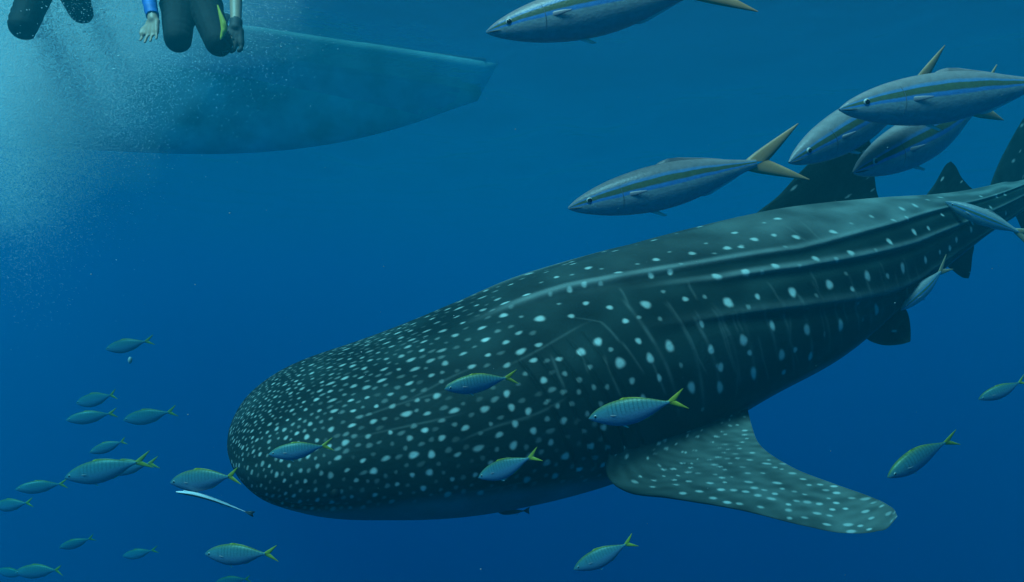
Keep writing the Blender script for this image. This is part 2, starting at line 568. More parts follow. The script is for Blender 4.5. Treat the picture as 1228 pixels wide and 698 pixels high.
belly_edge = lambda s: np.interp(s, [0, .06, .12, .2, .4, .6, .8, 1.0, 1.25, 1.5, 2.0, 5.3], [150, 144, 128, 117, 106, 101, 101, 105, 112, 119, 121, 122])
for s_b in np.arange(1.74, 3.7, .118):
    s_b += rng.normal(0, .012)
    C_ = float(ridge_phi(2, s_b))
    lo_, hi_ = C_ - rng.uniform(2, 22), C_ + rng.uniform(18, 40)
    ph0 = rng.uniform(0, 6.28)
    line = s_b + .010 * np.sin(AP / 13 + ph0) + .035 * (AP - C_) / 40
    win = smooth01(lo_, lo_ + 6, AP) * (1 - smooth01(hi_, hi_ + 8, AP)) * (PH > 0) * (.45 + .55 * np.clip(np.sin(AP / rng.uniform(3, 6) + ph0) + .3, 0, 1))
    spots = np.maximum(spots, win * rng.uniform(.08, .17) * np.exp(-((SS - line) / .0085) ** 2))
# head: spots scattered, small and dense on the snout, larger behind
pts = []
cell = {}
for s0, a0, pd in TRUNK:
    cell.setdefault((int(s0 / .1), int((a0 + 10) / .1)), []).append((s0, a0))
bright_pts = {}
tries = 0
while tries < 260000:
    tries += 1
    s0 = rng.uniform(0.0, 1.75)
    if rng.random() > np.interp(s0, [0, .3, .6, 1.75], [1, 1, .55, .4]):
        continue
    pd = rng.uniform(-155, 155)
    if abs(pd) > belly_edge(s0) + rng.uniform(-8, 3):
        continue
    a0 = arc_at(s0, pd)
    if pd > -5 and (s0 > 1.28 + .004 * max(0, pd - 62) * (1 if pd < 118 else 1)):
        continue
    sp_ = np.interp(s0, [0, .12, .3, .6, 1.0, 1.4, 1.75], [.0205, .0225, .028, .036, .043, .047, .060])
    if s0 > .9 and abs(pd) < 60:
        sp_ *= np.interp(abs(pd), [30, 60], [1.3, 1.0])
    if abs(pd) > 88:
        sp_ *= np.interp(abs(pd), [88, 120], [1, .85])
    big_pass = tries < 60000
    if big_pass:
        sp_ *= 1.62
    kx, ky = int(s0 / .1), int((a0 + 10) / .1)
    ok = True
    for ii in range(-1, 2):
        for jj in range(-1, 2):
            for (q0, q1) in cell.get((kx + ii, ky + jj), ()):
                if (q0 - s0) ** 2 + (q1 - a0) ** 2 < sp_ ** 2:
                    ok = False
                    break
            if not ok: break
        if not ok: break
    if not ok:
        continue
    cell.setdefault((kx, ky), []).append((s0, a0))
    pts.append((s0, a0, pd, big_pass))
for s0, a0, pd, big in pts:
    r = np.interp(s0, [0, .15, .3, .6, 1.0, 1.7], [.0052, .0060, .0074, .0094, .0108, .0130]) * rng.uniform(.7, 1.15)
    bright = rng.uniform(.62, 1.0) if big else rng.uniform(.10, .40)
    if s0 < .35: bright = max(bright, rng.uniform(.25, .6))
    if big: r *= 1.22
    el = 1.0
    if .4 < s0 < 1.6 and abs(pd) < 85:
        el = rng.uniform(1.0, 1.6)
    paint_spot(spots, s0, a0, r * el, r / math.sqrt(el), bright)
# trunk: rows of spots between the ridges in columns, with faint pale lines between the columns
col_s = 1.70
kcol = 0
while col_s < 5.2:
    step = np.interp(col_s, [1.6, 2.2, 3.2, 4.2, 5.2], [.27, .26, .25, .19, .15])
    for side in (-1,):
        A_, B_, C_ = (float(ridge_phi(k, col_s)) for k in range(3))
        rows = [A_ * .30, A_ * .74, (A_ + B_) / 2, (B_ + C_) / 2, C_ + 12, C_ + 25, C_ + 37]
        for ri, pd in enumerate(rows):
            for half in (0, 1):
                pd2 = pd + rng.normal(0, 1.6)
                s1 = col_s + step * (.5 * half + (.22 if ri % 2 else 0)) + rng.normal(0, .02)
                if pd2 > belly_edge(col_s) + 1 or s1 > 5.25:
                    continue
                big = half == 0
                if rng.random() < (.04 if big else .45):
                    continue
                r = (.0205 if big else .0115) * rng.uniform(.8, 1.15) * np.interp(s1, [1.6, 3.0, 5.2], [1, .98, .72])
                el = np.interp(pd, [0, 60, 90, 115], [1.1, 1.2, 1.5, 2.1])
                paint_spot(spots, s1, side * arc_at(s1, pd2), r / el ** .4, r * el ** .6, rng.uniform(.75, 1.0) if big else rng.uniform(.15, .5))
    for side in (-1,):
        for half in (.3, .8):
            l0 = col_s + step * half
            ph0, am = rng.uniform(0, 6.28), rng.uniform(.006, .014)
            lean = rng.uniform(-.02, .06)
            line = l0 + am * np.sin(AP / 17 + ph0) + lean * (AP - 70) / 60
            lo_, hi_ = rng.uniform(14, 40), rng.uniform(90, 120)
            win = smooth01(lo_, lo_ + 8, AP) * (1 - smooth01(hi_, hi_ + 10, AP)) * (np.sign(PH) == side)
            win *= np.clip(np.sin(AP / rng.uniform(3.5, 8) + rng.uniform(0, 6.28)) + .2, 0, 1)
            spots = np.maximum(spots, win * rng.uniform(.05, .16) * np.exp(-((SS - line) / .006) ** 2))
    col_s += step
    kcol += 1
# pale swirls on the cheek
for k in range(16):
    side = rng.choice([-1, 1])
    s0, p0 = rng.uniform(.45, 1.35), rng.uniform(45, 105)
    ln = rng.uniform(.12, .32)
    line = p0 + 2.2 * np.sin((SS - s0) / ln * 2 + k) - 6 * (SS - s0)
    win = np.exp(-((SS - s0) / (ln * .6)) ** 4)
    spots = np.maximum(spots, .11 * win * np.exp(-((AP - line) / .6) ** 2) * (np.sign(PH) == side))
dark = np.array([.010, .018, .0165])
pale = np.array([.44, .46, .42])
belly = np.array([.13, .15, .16])
mott = np.zeros_like(SS)
for k in range(26):
    fa, fb = rng.uniform(2, 22), rng.integers(1, 14)
    mott += np.sin(fa * SS + rng.uniform(0, 6.28)) * np.sin(fb * PH + rng.uniform(0, 6.28)) / (1 + fa * .12)
mott = .5 + .5 * np.tanh(mott * .7)
base = dark * (1 + .9 * mott[..., None] ** 2)
# the ridges' crests and the rear back are paler, light from above put into the colour
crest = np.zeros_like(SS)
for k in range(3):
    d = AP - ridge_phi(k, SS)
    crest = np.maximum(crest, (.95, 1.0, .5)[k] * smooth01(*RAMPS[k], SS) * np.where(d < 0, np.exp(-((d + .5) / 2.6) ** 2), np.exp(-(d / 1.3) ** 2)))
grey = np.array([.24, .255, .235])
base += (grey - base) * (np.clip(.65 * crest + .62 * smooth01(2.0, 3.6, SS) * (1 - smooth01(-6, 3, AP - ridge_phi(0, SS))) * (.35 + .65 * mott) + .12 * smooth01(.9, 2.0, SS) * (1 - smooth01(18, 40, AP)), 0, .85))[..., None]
bel = smooth01(belly_edge(SS) - 3, belly_edge(SS) + 9, AP)
base += (belly - base) * bel[..., None]
colr = base + (pale - base) * (np.clip(spots, 0, 1) * (1 - bel))[..., None]
colr *= (1 - .75 * np.exp(-((AP - mouth) / 2.2) ** 2) * (1 - smooth01(.30, .46, SS)) * smooth01(.0, .03, SS))[..., None]
for px_, py_, r_ in ((402, 591, .030), (357, 608, .016)):
    s0, a0, pd = on_body(px_, py_)
    d = np.sqrt((SS - s0) ** 2 + ((np.abs(arc) - abs(a0)) * 1.5) ** 2) / r_
    colr *= (1 - .88 * (1 - smooth01(.5, 1.0, d)))[..., None]
loc = np.array(SHARK_LOC)
Q = grid_quads(NS, NV, True)
# close the tail end
Vf = np.concatenate([V.reshape(-1, 3), V[-1].mean(0)[None]])
me = mesh_np('body', Vf - loc, Q)
cattr(me, 'col', np.concatenate([colr.reshape(-1, 3), dark[None]]))
obj('body', me, M['shark'], shark)


def catmull(pts, t):
    pts = np.asarray(pts, float)
    tk, X = pts[:, 0], pts[:, 1:]
    mm = np.stack([np.gradient(X[:, k], tk) for k in range(X.shape[1])], 1)
    i = np.clip(np.searchsorted(tk, t, side='right') - 1, 0, len(tk) - 2)
    h = (tk[i + 1] - tk[i])[:, None]
    u = ((t - tk[i]) / (tk[i + 1] - tk[i]))[:, None]
    return (2*u**3-3*u**2+1)*X[i]+(u**3-2*u**2+u)*h*mm[i]+(-2*u**3+3*u**2)*X[i+1]+(u**3-u**2)*h*mm[i+1]


def px_curve(rows):
    return [(r[0], *P(r[1], r[2], r[3])) for r in rows]


def fin_points(LE, TE, thick, nt_=60, nc=28, camber=0.0, flare=0.0):
    """closed blade between a leading and a trailing edge (rows of t, x, y, z)"""
    t = np.linspace(LE[0][0], LE[-1][0], nt_)
    L, T = catmull(LE, t), catmull(TE, t)
    c = .5 - .5 * np.cos(np.linspace(0, np.pi, nc))
    foil = 2.6 * (np.sqrt(np.clip(c, 0, 1)) * .6 - .25 * c - .35 * c ** 2)
    foil = np.clip(foil, 0, None)
    foil[-1] = 0
    ch = T - L
    chl = np.linalg.norm(ch, axis=1)
    dt = np.gradient(.5 * (L + T), axis=0)
    nrm = np.cross(ch, dt)
    nl = np.linalg.norm(nrm, axis=1)[:, None]
    nrm = nrm / np.maximum(nl, 1e-9)
    nrm[-1] = nrm[-3]; nrm[-2] = nrm[-3]
    q = np.clip((t - t[0]) / (t[-1] - t[0]), 0, 1)
    th = thick * (1 - q) ** .7 * np.sqrt(np.clip(chl / chl.max(), 0.05, 1)) + flare * np.exp(-q * 6) + .002
    th[-1] = .0015
    mid = L[:, None] + ch[:, None] * c[None, :, None]
    up = mid + nrm[:, None] * ((th[:, None] * foil)[..., None] + camber * (4 * c * (1 - c))[None, :, None] * chl[:, None, None])
    lo = mid - nrm[:, None] * ((th[:, None] * foil)[..., None] - camber * (4 * c * (1 - c))[None, :, None] * chl[:, None, None])
    ring = np.concatenate([up, lo[:, -2:0:-1]], 1)
    return ring, t, c, chl


def shark_fin(name, LE, TE, thick, nspots, r0, parent, world=True, camber=0.0, flare=0.0, nt_=110, nc=70, tone=1.0, raw=False, top_pale=.0):
    le = LE if raw else px_curve(LE)
    te = TE if raw else px_curve(TE)
    ring, t, c, chl = fin_points(le, te, thick, nt_, nc, camber, flare)
    n, m_ = ring.shape[:2]
    cidx = np.concatenate([c, c[-2:0:-1]])
    sidev = np.concatenate([np.ones(len(c)), -np.ones(len(c) - 2)])
    span = np.concatenate([[0], np.cumsum(np.linalg.norm(np.diff(ring[:, 0], axis=0), axis=1))])
    sx = np.repeat(span[:, None], m_, 1)
    sy = chl[:, None] * cidx[None] * np.where(True, 1, 1)
    mask = np.zeros((n, m_))
    placed = []
    for k in range(nspots * 12):
        if len(placed) >= nspots: break
        i = rng.uniform(0, span[-1]); ii = int(np.interp(i, span, np.arange(n)))
        j = rng.uniform(.03, .97) * chl[ii]; sdv = rng.choice([-1, 1])
        if any((i - a_) ** 2 + (j - b_) ** 2 < (r0 * 3.4) ** 2 and s_ == sdv for a_, b_, s_ in placed):
            continue
        placed.append((i, j, sdv))
        r = r0 * rng.uniform(.6, 1.2); el = rng.uniform(1.2, 1.9)
        d = np.sqrt(((sx - i) / (r * el)) ** 2 + ((sy - j) / (r / math.sqrt(el))) ** 2)
        mask = np.maximum(mask, (1 - smooth01(.5, 1.25, d)) * (sidev == sdv)[None] * rng.uniform(.5, 1))
    mo = np.zeros((n, m_))
    for k in range(18):
        mo += np.sin(rng.uniform(6, 60) * sx + rng.uniform(-20, 20) * sy + rng.uniform(0, 6)) * np.sin(rng.uniform(12, 130) * sy + rng.uniform(-20, 20) * sx + rng.uniform(0, 6)) * .2
    mo = .5 + .5 * np.tanh(mo)
    b_ = dark * tone * (1 + 1.0 * mo[..., None] ** 2)
    b_ = b_ + (np.array([.145, .165, .145]) - b_) * (top_pale * (.35 + .65 * mo) * np.clip(.05 + 1.5 * cidx[None] * smooth01(-.1, .35, t)[:, None] + .75 * np.clip(t[:, None], 0, 1), 0, 1))[..., None]  # paler blade; shading towards the front root is put into the colour
    col = b_ + (pale - b_) * mask[..., None]
    cap = ring[-1].mean(0)
    me = mesh_np(name, np.concatenate([ring.reshape(-1, 3), cap[None]]) - loc, grid_quads(n, m_, True))
    cattr(me, 'col', np.concatenate([col.reshape(-1, 3), dark[None]]))
    return obj(name, me, M['shark'], parent), le, te


PLE = [(-.12, 752, 468, 3.25), (0, 738, 506, 3.01), (.06, 727, 541, 2.965), (.12, 728, 569, 2.945), (.2, 750, 588.5, 2.90), (.3, 800, 596.5, 2.855), (.5, 885, 611, 2.77), (.7, 962, 630, 2.67), (.85, 1015, 639.5, 2.60), (.94, 1050, 637.5, 2.56), (.98, 1066, 632, 2.545), (1.0, 1075, 621, 2.54)]
PTE = [(-.12, 888, 455, 3.80), (0, 895, 486, 3.44), (.06, 897, 493, 3.38), (.12, 899, 501, 3.31), (.2, 902, 512, 3.21), (.3, 909, 530, 3.10), (.5, 948, 559, 2.93), (.7, 1003, 581, 2.78), (.85, 1045, 596, 2.66), (.94, 1064, 605, 2.585), (.98, 1073, 612, 2.55), (1.0, 1076, 619, 2.54)]
fo, ple, pte = shark_fin('pectoral_fin', PLE, PTE, .085, 380, .0092, shark, nt_=260, nc=120, top_pale=.85, camber=.02, flare=.03)
c0, t0, s0_, u0 = [x[0] for x in spine(2.1)]
def mirror(rows):
    res = []
    for r in rows:
        d = np.array(r[1:]) - c0
        d = d - 2 * s0_ * np.dot(d, s0_)
        res.append((r[0], *(c0 + d)))
    return res
shark_fin('pectoral_fin', mirror(ple), mirror(pte), .055, 60, .0165, shark, raw=True, top_pale=.6, camber=-.02)
shark_fin('dorsal_fin', [(-.2, 893, 282, 3.96), (0, 905, 258, 3.97), (.15, 930, 238, 3.99), (.4, 958, 208, 4.02), (.7, 990, 178, 4.07), (.92, 1016, 158, 4.11), (1, 1028, 155, 4.13)],
          [(-.2, 1062, 272, 4.31), (0, 1060, 248, 4.29), (.15, 1053, 235, 4.27), (.4, 1049, 213, 4.23), (.7, 1046, 185, 4.19), (.92, 1040, 164, 4.15), (1, 1032, 156, 4.14)],
          .055, 26, .015, shark, flare=.05, tone=.85)
shark_fin('second_dorsal_fin', [(-.2, 1103, 252, 4.50), (0, 1110, 236, 4.51), (.25, 1120, 222, 4.54), (.6, 1129, 206, 4.57), (.9, 1136, 196, 4.59), (1, 1140, 193.5, 4.6)],
          [(-.2, 1172, 248, 4.68), (0, 1170, 232, 4.68), (.25, 1161, 222, 4.66), (.6, 1152, 211, 4.63), (.9, 1145, 198, 4.61), (1, 1141, 194, 4.6)],
          .03, 4, .012, shark, flare=.03, tone=.8)
shark_fin('tail_fin', [(-.2, 1180, 258, 4.76), (0, 1186, 230, 4.77), (.15, 1193, 208, 4.80), (.4, 1210, 172, 4.90), (.7, 1238, 126, 5.05), (.9, 1264, 92, 5.18), (1, 1285, 72, 5.28)],
          [(-.2, 1240, 240, 5.02), (0, 1246, 226, 5.03), (.15, 1250, 212, 5.05), (.4, 1258, 180, 5.1), (.7, 1272, 132, 5.18), (.9, 1282, 92, 5.24), (1, 1288, 73, 5.29)],
          .05, 34, .014, shark, flare=.03)
shark_fin('lower_tail_lobe', [(-.2, 1212, 238, 4.90), (0, 1216, 252, 4.90), (.3, 1228, 280, 4.95), (.7, 1246, 318, 5.03), (1, 1258, 340, 5.08)],
          [(-.2, 1240, 225, 5.02), (0, 1246, 240, 5.03), (.3, 1250, 272, 5.05), (.7, 1257, 315, 5.08), (1, 1260, 340, 5.09)],
          .035, 10, .012, shark, flare=.02)
_, vle, vte = shark_fin('pelvic_fin', [(-.2, 1022, 385, 4.10), (0, 1035, 402, 4.03), (.35, 1055, 413, 3.99), (.75, 1080, 413, 3.97), (1, 1091, 410, 3.96)],
          [(-.2, 1068, 345, 4.22), (0, 1078, 362, 4.14), (.35, 1088, 374, 4.08), (.75, 1092, 395, 4.01), (1, 1092, 408, 3.965)],
          .028, 6, .011, shark, flare=.02)
c0, t0, s0_, u0 = [x[0] for x in spine(3.6)]
shark_fin('pelvic_fin', mirror(vle), mirror(vte), .028, 4, .011, shark, raw=True)
shark_fin('anal_fin', [(-.2, 1118, 298, 4.53), (0, 1126, 310, 4.53), (.4, 1142, 324, 4.57), (.8, 1155, 333, 4.6), (1, 1161, 334, 4.61)],
          [(-.2, 1166, 278, 4.66), (0, 1168, 292, 4.66), (.4, 1166, 308, 4.65), (.8, 1164, 326, 4.63), (1, 1162, 333, 4.61)],
          .022, 3, .010, shark, flare=.02, tone=.8)


def uv_sphere(name, r=(1, 1, 1), n=16, m_=10):
    th = np.linspace(0, np.pi, m_ + 1)
    ph_ = np.linspace(0, 2 * np.pi, n, endpoint=False)
    T_, P_ = np.meshgrid(th, ph_, indexing='ij')
    V = np.stack([np.sin(T_) * np.cos(P_) * r[0], np.sin(T_) * np.sin(P_) * r[1], np.cos(T_) * r[2]], -1)
    return mesh_np(name, V, grid_quads(m_ + 1, n, True)[:, ::-1])


# the eye: where the sight line of its pixel meets the cheek
vx = 614 + V[..., 0] / V[..., 1] * F
vy = 349 - (V[..., 2] + DEPTH) / V[..., 1] * F
near = (vx - 402) ** 2 + (vy - 591) ** 2 + np.where(PH > 0, 0, 1e6)
i_, j_ = np.unravel_index(np.argmin(near), near.shape)
eye_pos = V[i_, j_]
i2, j2 = i_, int(np.argmin(np.abs(phi + phi[j_])))
for k, p in enumerate((eye_pos, V[i2, j2])):
    eye = obj('eye', uv_sphere('eye', (.017, .017, .017)), M['shark_eye'], shark)
    eye.location = p - loc


# ------------------------------------------------------------------ fish
def fish_set(kind):
    """local meshes: nose at x = 0, tail tips at x = 1, back = +z; returned for two body bends"""
    if kind == 'runner':
        xs = [0, .03, .08, .16, .26, .37, .48, .58, .67, .74, .79]
        tp = [.004, .024, .046, .070, .087, .094, .088, .070, .046, .027, .017]
        bt = [.004, .024, .046, .072, .092, .101, .094, .073, .046, .027, .017]
        hw = [.003, .015, .030, .048, .062, .068, .064, .050, .032, .020, .016]
        tail = dict(root=.745, half=.026, tipx=1.0, tipz=.125, fork=.84, sweep=.03)
    elif kind == 'scad':
        xs = [0, .03, .08, .16, .27, .40, .53, .65, .75, .81, .84]
        tp = [.004, .030, .062, .095, .120, .128, .116, .082, .042, .020, .016]
        bt = [.004, .026, .055, .092, .130, .142, .126, .086, .042, .019, .015]
        hw = [.004, .020, .036, .052, .064, .066, .058, .042, .024, .014, .012]
        tail = dict(root=.82, half=.014, tipx=1.0, tipz=.105, fork=.895, sweep=.02)
    res = {}
    xs, tp, bt, hw = map(np.array, (xs, tp, bt, hw))
    NU, NW = 44, 28
    for variant, bend in (('a', .035), ('b', -.05), ('c', .10), ('d', -.11)):
        def bendy(V):
            V = np.array(V, float)
            V[..., 1] += bend * np.clip(V[..., 0] - .35, 0, None) ** 2 / .42 - bend * .25 * np.clip(.3 - V[..., 0], 0, None)
            return V
        x = xs[-1] * (np.linspace(0, 1, NU) ** 1.3)
        q = lambda ys: catmull(np.stack([xs, ys], 1), x)[:, 0]
        T_, B_, H_ = q(tp), q(bt), q(hw)
        ph_ = np.linspace(0, 2 * np.pi, NW, endpoint=False)
        s_, c_ = np.sin(ph_), np.cos(ph_)
        Vz = np.where(c_ > 0, T_[:, None] * c_, B_[:, None] * c_)
        Vy = H_[:, None] * np.sign(s_) * np.abs(s_) ** .9
        V = np.stack([np.repeat(x[:, None], NW, 1), Vy, Vz], -1)
        Vf = np.concatenate([bendy(V).reshape(-1, 3)])
        me = mesh_np(kind + '_body', Vf, grid_quads(NU, NW, True))
        fattr(me, 'fu', np.repeat(x[:, None] / xs[-1], NW, 1))
        fattr(me, 'fv', np.repeat((.5 + .5 * np.sign(c_) * np.abs(c_))[None], NU, 0))
        me.materials.append(M[kind])
        d = {'body': me}

        def blade(name, L, T, th, mat, n=14, m_=6):
            t = np.linspace(0, 1, n)
            Lp, Tp = catmull(L, t), catmull(T, t)
            c = np.linspace(0, 1, m_)
            Tp = Tp + 1e-6
            mid = Lp[:, None] + (Tp - Lp)[:, None] * c[None, :, None]
            nr = np.cross(Tp[n // 3] - Lp[n // 3], Lp[n // 2] + Tp[n // 2] - Lp[0] - Tp[0])
            nr /= np.linalg.norm(nr)
            o = (th * (1 - .8 * t)[:, None] * np.sqrt(np.clip(4 * c * (1 - c), 0, 1)) + .0006)[..., None] * nr
            ring = np.concatenate([mid + o, (mid - o)[:, ::-1]], 1)
            ring = bendy(ring)
            me = mesh_np(name, ring, grid_quads(n, 2 * m_, True))
            me.materials.append(mat)
            return me
        finm = M['runner_fin'] if kind == 'runner' else M['scad_fin']
        r, h, tx, tz, fk = tail['root'], tail['half'], tail['tipx'], tail['tipz'], tail['fork']
        for sg, nm in ((1, 'upper_tail_lobe'), (-1, 'lower_tail_lobe')):
            tq_ = np.linspace(0, 1, 7)
            L = [(q_, r + (tx - r) * q_, 0, sg * (h * .8 + (tz - h * .8) * q_ ** .88)) for q_ in tq_]
            T = [(q_, fk + (tx + .004 - fk) * q_ ** 1.05, 0, sg * (-.004 + (tz + .002) * q_ ** 1.12)) for q_ in tq_]
            d[nm] = blade(nm, L, T, .007, finm)
        zt = lambda xx: float(np.interp(xx, xs, tp)); zb = lambda xx: -float(np.interp(xx, xs, bt))
        a0_, a1_ = (.36, .72) if kind == 'runner' else (.33, .78)
        df = finm
        hh = .016 if kind == 'runner' else .014
        d['dorsal_fin'] = blade('dorsal_fin', [(0, a0_, 0, zt(a0_) - .012), (.5, a0_ + .04, 0, zt(a0_ + .04) + hh * .5), (1, a0_ + .075, 0, zt(a0_ + .07) + hh)],
                                [(0, a1_, 0, zt(a1_) - .008), (.5, a0_ + .26, 0, zt(a0_ + .26) + .004), (1, a0_ + .12, 0, zt(a0_ + .10) + hh * .8)], .004, M['runner'] if kind == 'runner' else df)
        if kind == 'runner':
            fattr(d['dorsal_fin'], 'fv', np.full(len(d['dorsal_fin'].vertices), .97))
            fattr(d['dorsal_fin'], 'fu', np.full(len(d['dorsal_fin'].vertices), .5))
        a0_ = .52
        d['anal_fin'] = blade('anal_fin', [(0, a0_, 0, zb(a0_) + .012), (.5, a0_ + .03, 0, zb(a0_ + .03) - hh * .4), (1, a0_ + .06, 0, zb(a0_ + .06) - hh * .7)],
                              [(0, a1_, 0, zb(a1_) + .008), (.5, a0_ + .18, 0, zb(a0_ + .18) - .002), (1, a0_ + .09, 0, zb(a0_ + .09) - hh * .6)], .004, M['pale_fin'] if kind == 'runner' else df)
        d['pelvic_fin'] = blade('pelvic_fin', [(0, .30, 0, zb(.30) + .01), (1, .37, -.012, zb(.34) - .030)], [(0, .34, 0, zb(.34) + .01), (1, .385, -.012, zb(.35) - .028)], .003, M['pale_fin'])
        px_ = .235
        hy = float(np.interp(px_, xs, hw))
        for sg, nm in ((-1, 'pectoral_fin'), (1, 'pectoral_fin.far')):
            d[nm] = blade('pectoral_fin', [(0, px_, sg * (hy - .004), .008), (.5, px_ + .04, sg * (hy + .010), .004), (1, px_ + .075, sg * (hy + .016), -.002)],
                          [(0, px_ + .004, sg * (hy - .004), -.014), (.5, px_ + .04, sg * (hy + .009), -.012), (1, px_ + .078, sg * (hy + .016), -.006)], .0025, M['side_fin'])
        # eyes
        ex, ez = (.088, .012) if kind == 'runner' else (.085, .014)
        ey = float(np.interp(ex, xs, hw)) * .93
        er = .013 if kind == 'runner' else .017
        for sg, nm in ((-1, 'eye'), (1, 'eye.far')):
            ring_ = uv_sphere('eye', (er, er * .45, er), 14, 8)
            co = np.empty(len(ring_.vertices) * 3, np.float32); ring_.vertices.foreach_get('co', co)
            co = co.reshape(-1, 3) + np.array([ex, sg * ey, ez])
            ring_.vertices.foreach_set('co', bendy(co).astype(np.float32).ravel())
            ring_.materials.append(M['eye_ring'])
            pup = uv_sphere('pupil', (er * .72, er * .3, er * .72), 12, 8)
            co = np.empty(len(pup.vertices) * 3, np.float32); pup.vertices.foreach_get('co', co)
            co = co.reshape(-1, 3) + np.array([ex, sg * (ey + er * .3), ez])
            pup.vertices.foreach_set('co', bendy(co).astype(np.float32).ravel())
            pup.materials.append(M['eye_dark'])
            d[nm] = ring_; d[nm + '>pupil'] = pup
        # mouth and the edge of the gill cover: thin raised/dark lines
        def strip(name, pts, wdt, mat):
            pts = np.array(pts, float)
            rings = []
            for k_, p in enumerate(pts):
                tn = pts[min(k_ + 1, len(pts) - 1)] - pts[max(k_ - 1, 0)]
                tn /= np.linalg.norm(tn)
                n1_ = np.array([0, 1., 0]); n2_ = np.cross(tn, n1_); n2_ /= np.linalg.norm(n2_)
                ww = wdt * math.sin(math.pi * (k_ + .6) / (len(pts) + .2))
                rings.append([p + n1_ * ww * .6, p + n2_ * ww, p - n1_ * ww * .6, p - n2_ * ww])
            me = mesh_np(name, bendy(np.array(rings)), grid_quads(len(pts), 4, True))
            me.materials.append(mat)
            return me
        hs = lambda xx, zf: 1.03 * float(np.interp(xx, xs, hw)) * math.sqrt(max(0, 1 - zf * zf)) ** .9 + .0008
        gx = [(.20 + .018 * math.cos(a_ * 1.5), a_) for a_ in np.linspace(-.75, .7, 9)]
        d['gill_cover'] = strip('gill_cover', [(gx_, -hs(gx_, zf), zf * (np.interp(gx_, xs, tp) if zf > 0 else np.interp(gx_, xs, bt))) for gx_, zf in gx], .0013, M['gill_edge'])
        d['mouth'] = strip('mouth', [(xx, -hs(xx, -.3) - .0005, -.3 * np.interp(xx, xs, bt)) for xx in np.linspace(.006, .055, 6)], .0026, M['mouth_line'])
        res[variant] = d
    return res


FISH = {'runner': fish_set('runner'), 'scad': fish_set('scad')}


def place_fish(kind, name, head, tail, variant, label, cat, group, roll=0.0, detail=True):
    H, T = Vector(P(*head)), Vector(P(*tail))
    ax = T - H
    L = ax.length
    ax.normalize()
    up = Vector((0, 0, 1))
    y = up.cross(ax).normalized()
    z = ax.cross(y)
    rot = Matrix((ax, y, z)).transposed()
    rot = rot @ Matrix.Rotation(roll, 3, 'X')
    root = empty(name, H + ax * L * .45, label, cat, group)
    root.rotation_euler = rot.to_euler()
    root.scale = (L, L, L * (.94 if kind == 'runner' else 1))
    parts = {}
    for nm, me in FISH[kind][variant].items():
        if not detail and nm.split('.')[0].split('>')[0] in ('gill_cover', 'mouth', 'pectoral_fin', 'pelvic_fin'):
            continue
        if '>' in nm:
            par, nm2 = nm.split('>')
            o = bpy.data.objects.new(nm2, me)
            link(o, parts[par])
        else:
            o = bpy.data.objects.new(nm.split('.')[0], me)
            link(o, root)
            o.location = (-.45, 0, 0)
            parts[nm] = o
    return root


RUN = 'rainbow runners around the whale shark'
for h, t_, v, rl, lab in [
    ((583, 39, 2.15), (905, -28, 2.15), 'a', .05, 'blue striped slender fish swimming highest above the shark, between it and the boat'),
    ((681, 250, 2.30), (968, 181, 2.32), 'a', .10, 'blue striped slender fish with full golden forked tail, above the shark back'),
    ((1008, 131, 2.35), (1296, 96, 2.5), 'd', .05, 'largest blue striped fish beyond the dorsal fin, overlapping two others of its kind'),
    ((947, 195, 2.70), (1126, 88, 3.05), 'b', .10, 'blue striped fish diving over the shark dorsal fin, its tail raised behind another'),
    ((1022, 207, 2.95), (1210, 110, 3.4), 'a', .12, 'half hidden blue striped fish squeezed behind two others at the dorsal fin'),
    ((1133, 242, 4.25), (1246, 287, 4.0), 'b', .35, 'dusky blue fish swimming past the base of the shark tail'),
]:
    place_fish('runner', 'rainbow_runner', h, t_, v, lab, 'fish', RUN, rl)
place_fish('runner', 'small_runner', (1080, 372, 3.9), (1142, 314, 4.0), 'a', 'small dim fish under the shark belly beside its pelvic fin', 'fish', RUN, .1)

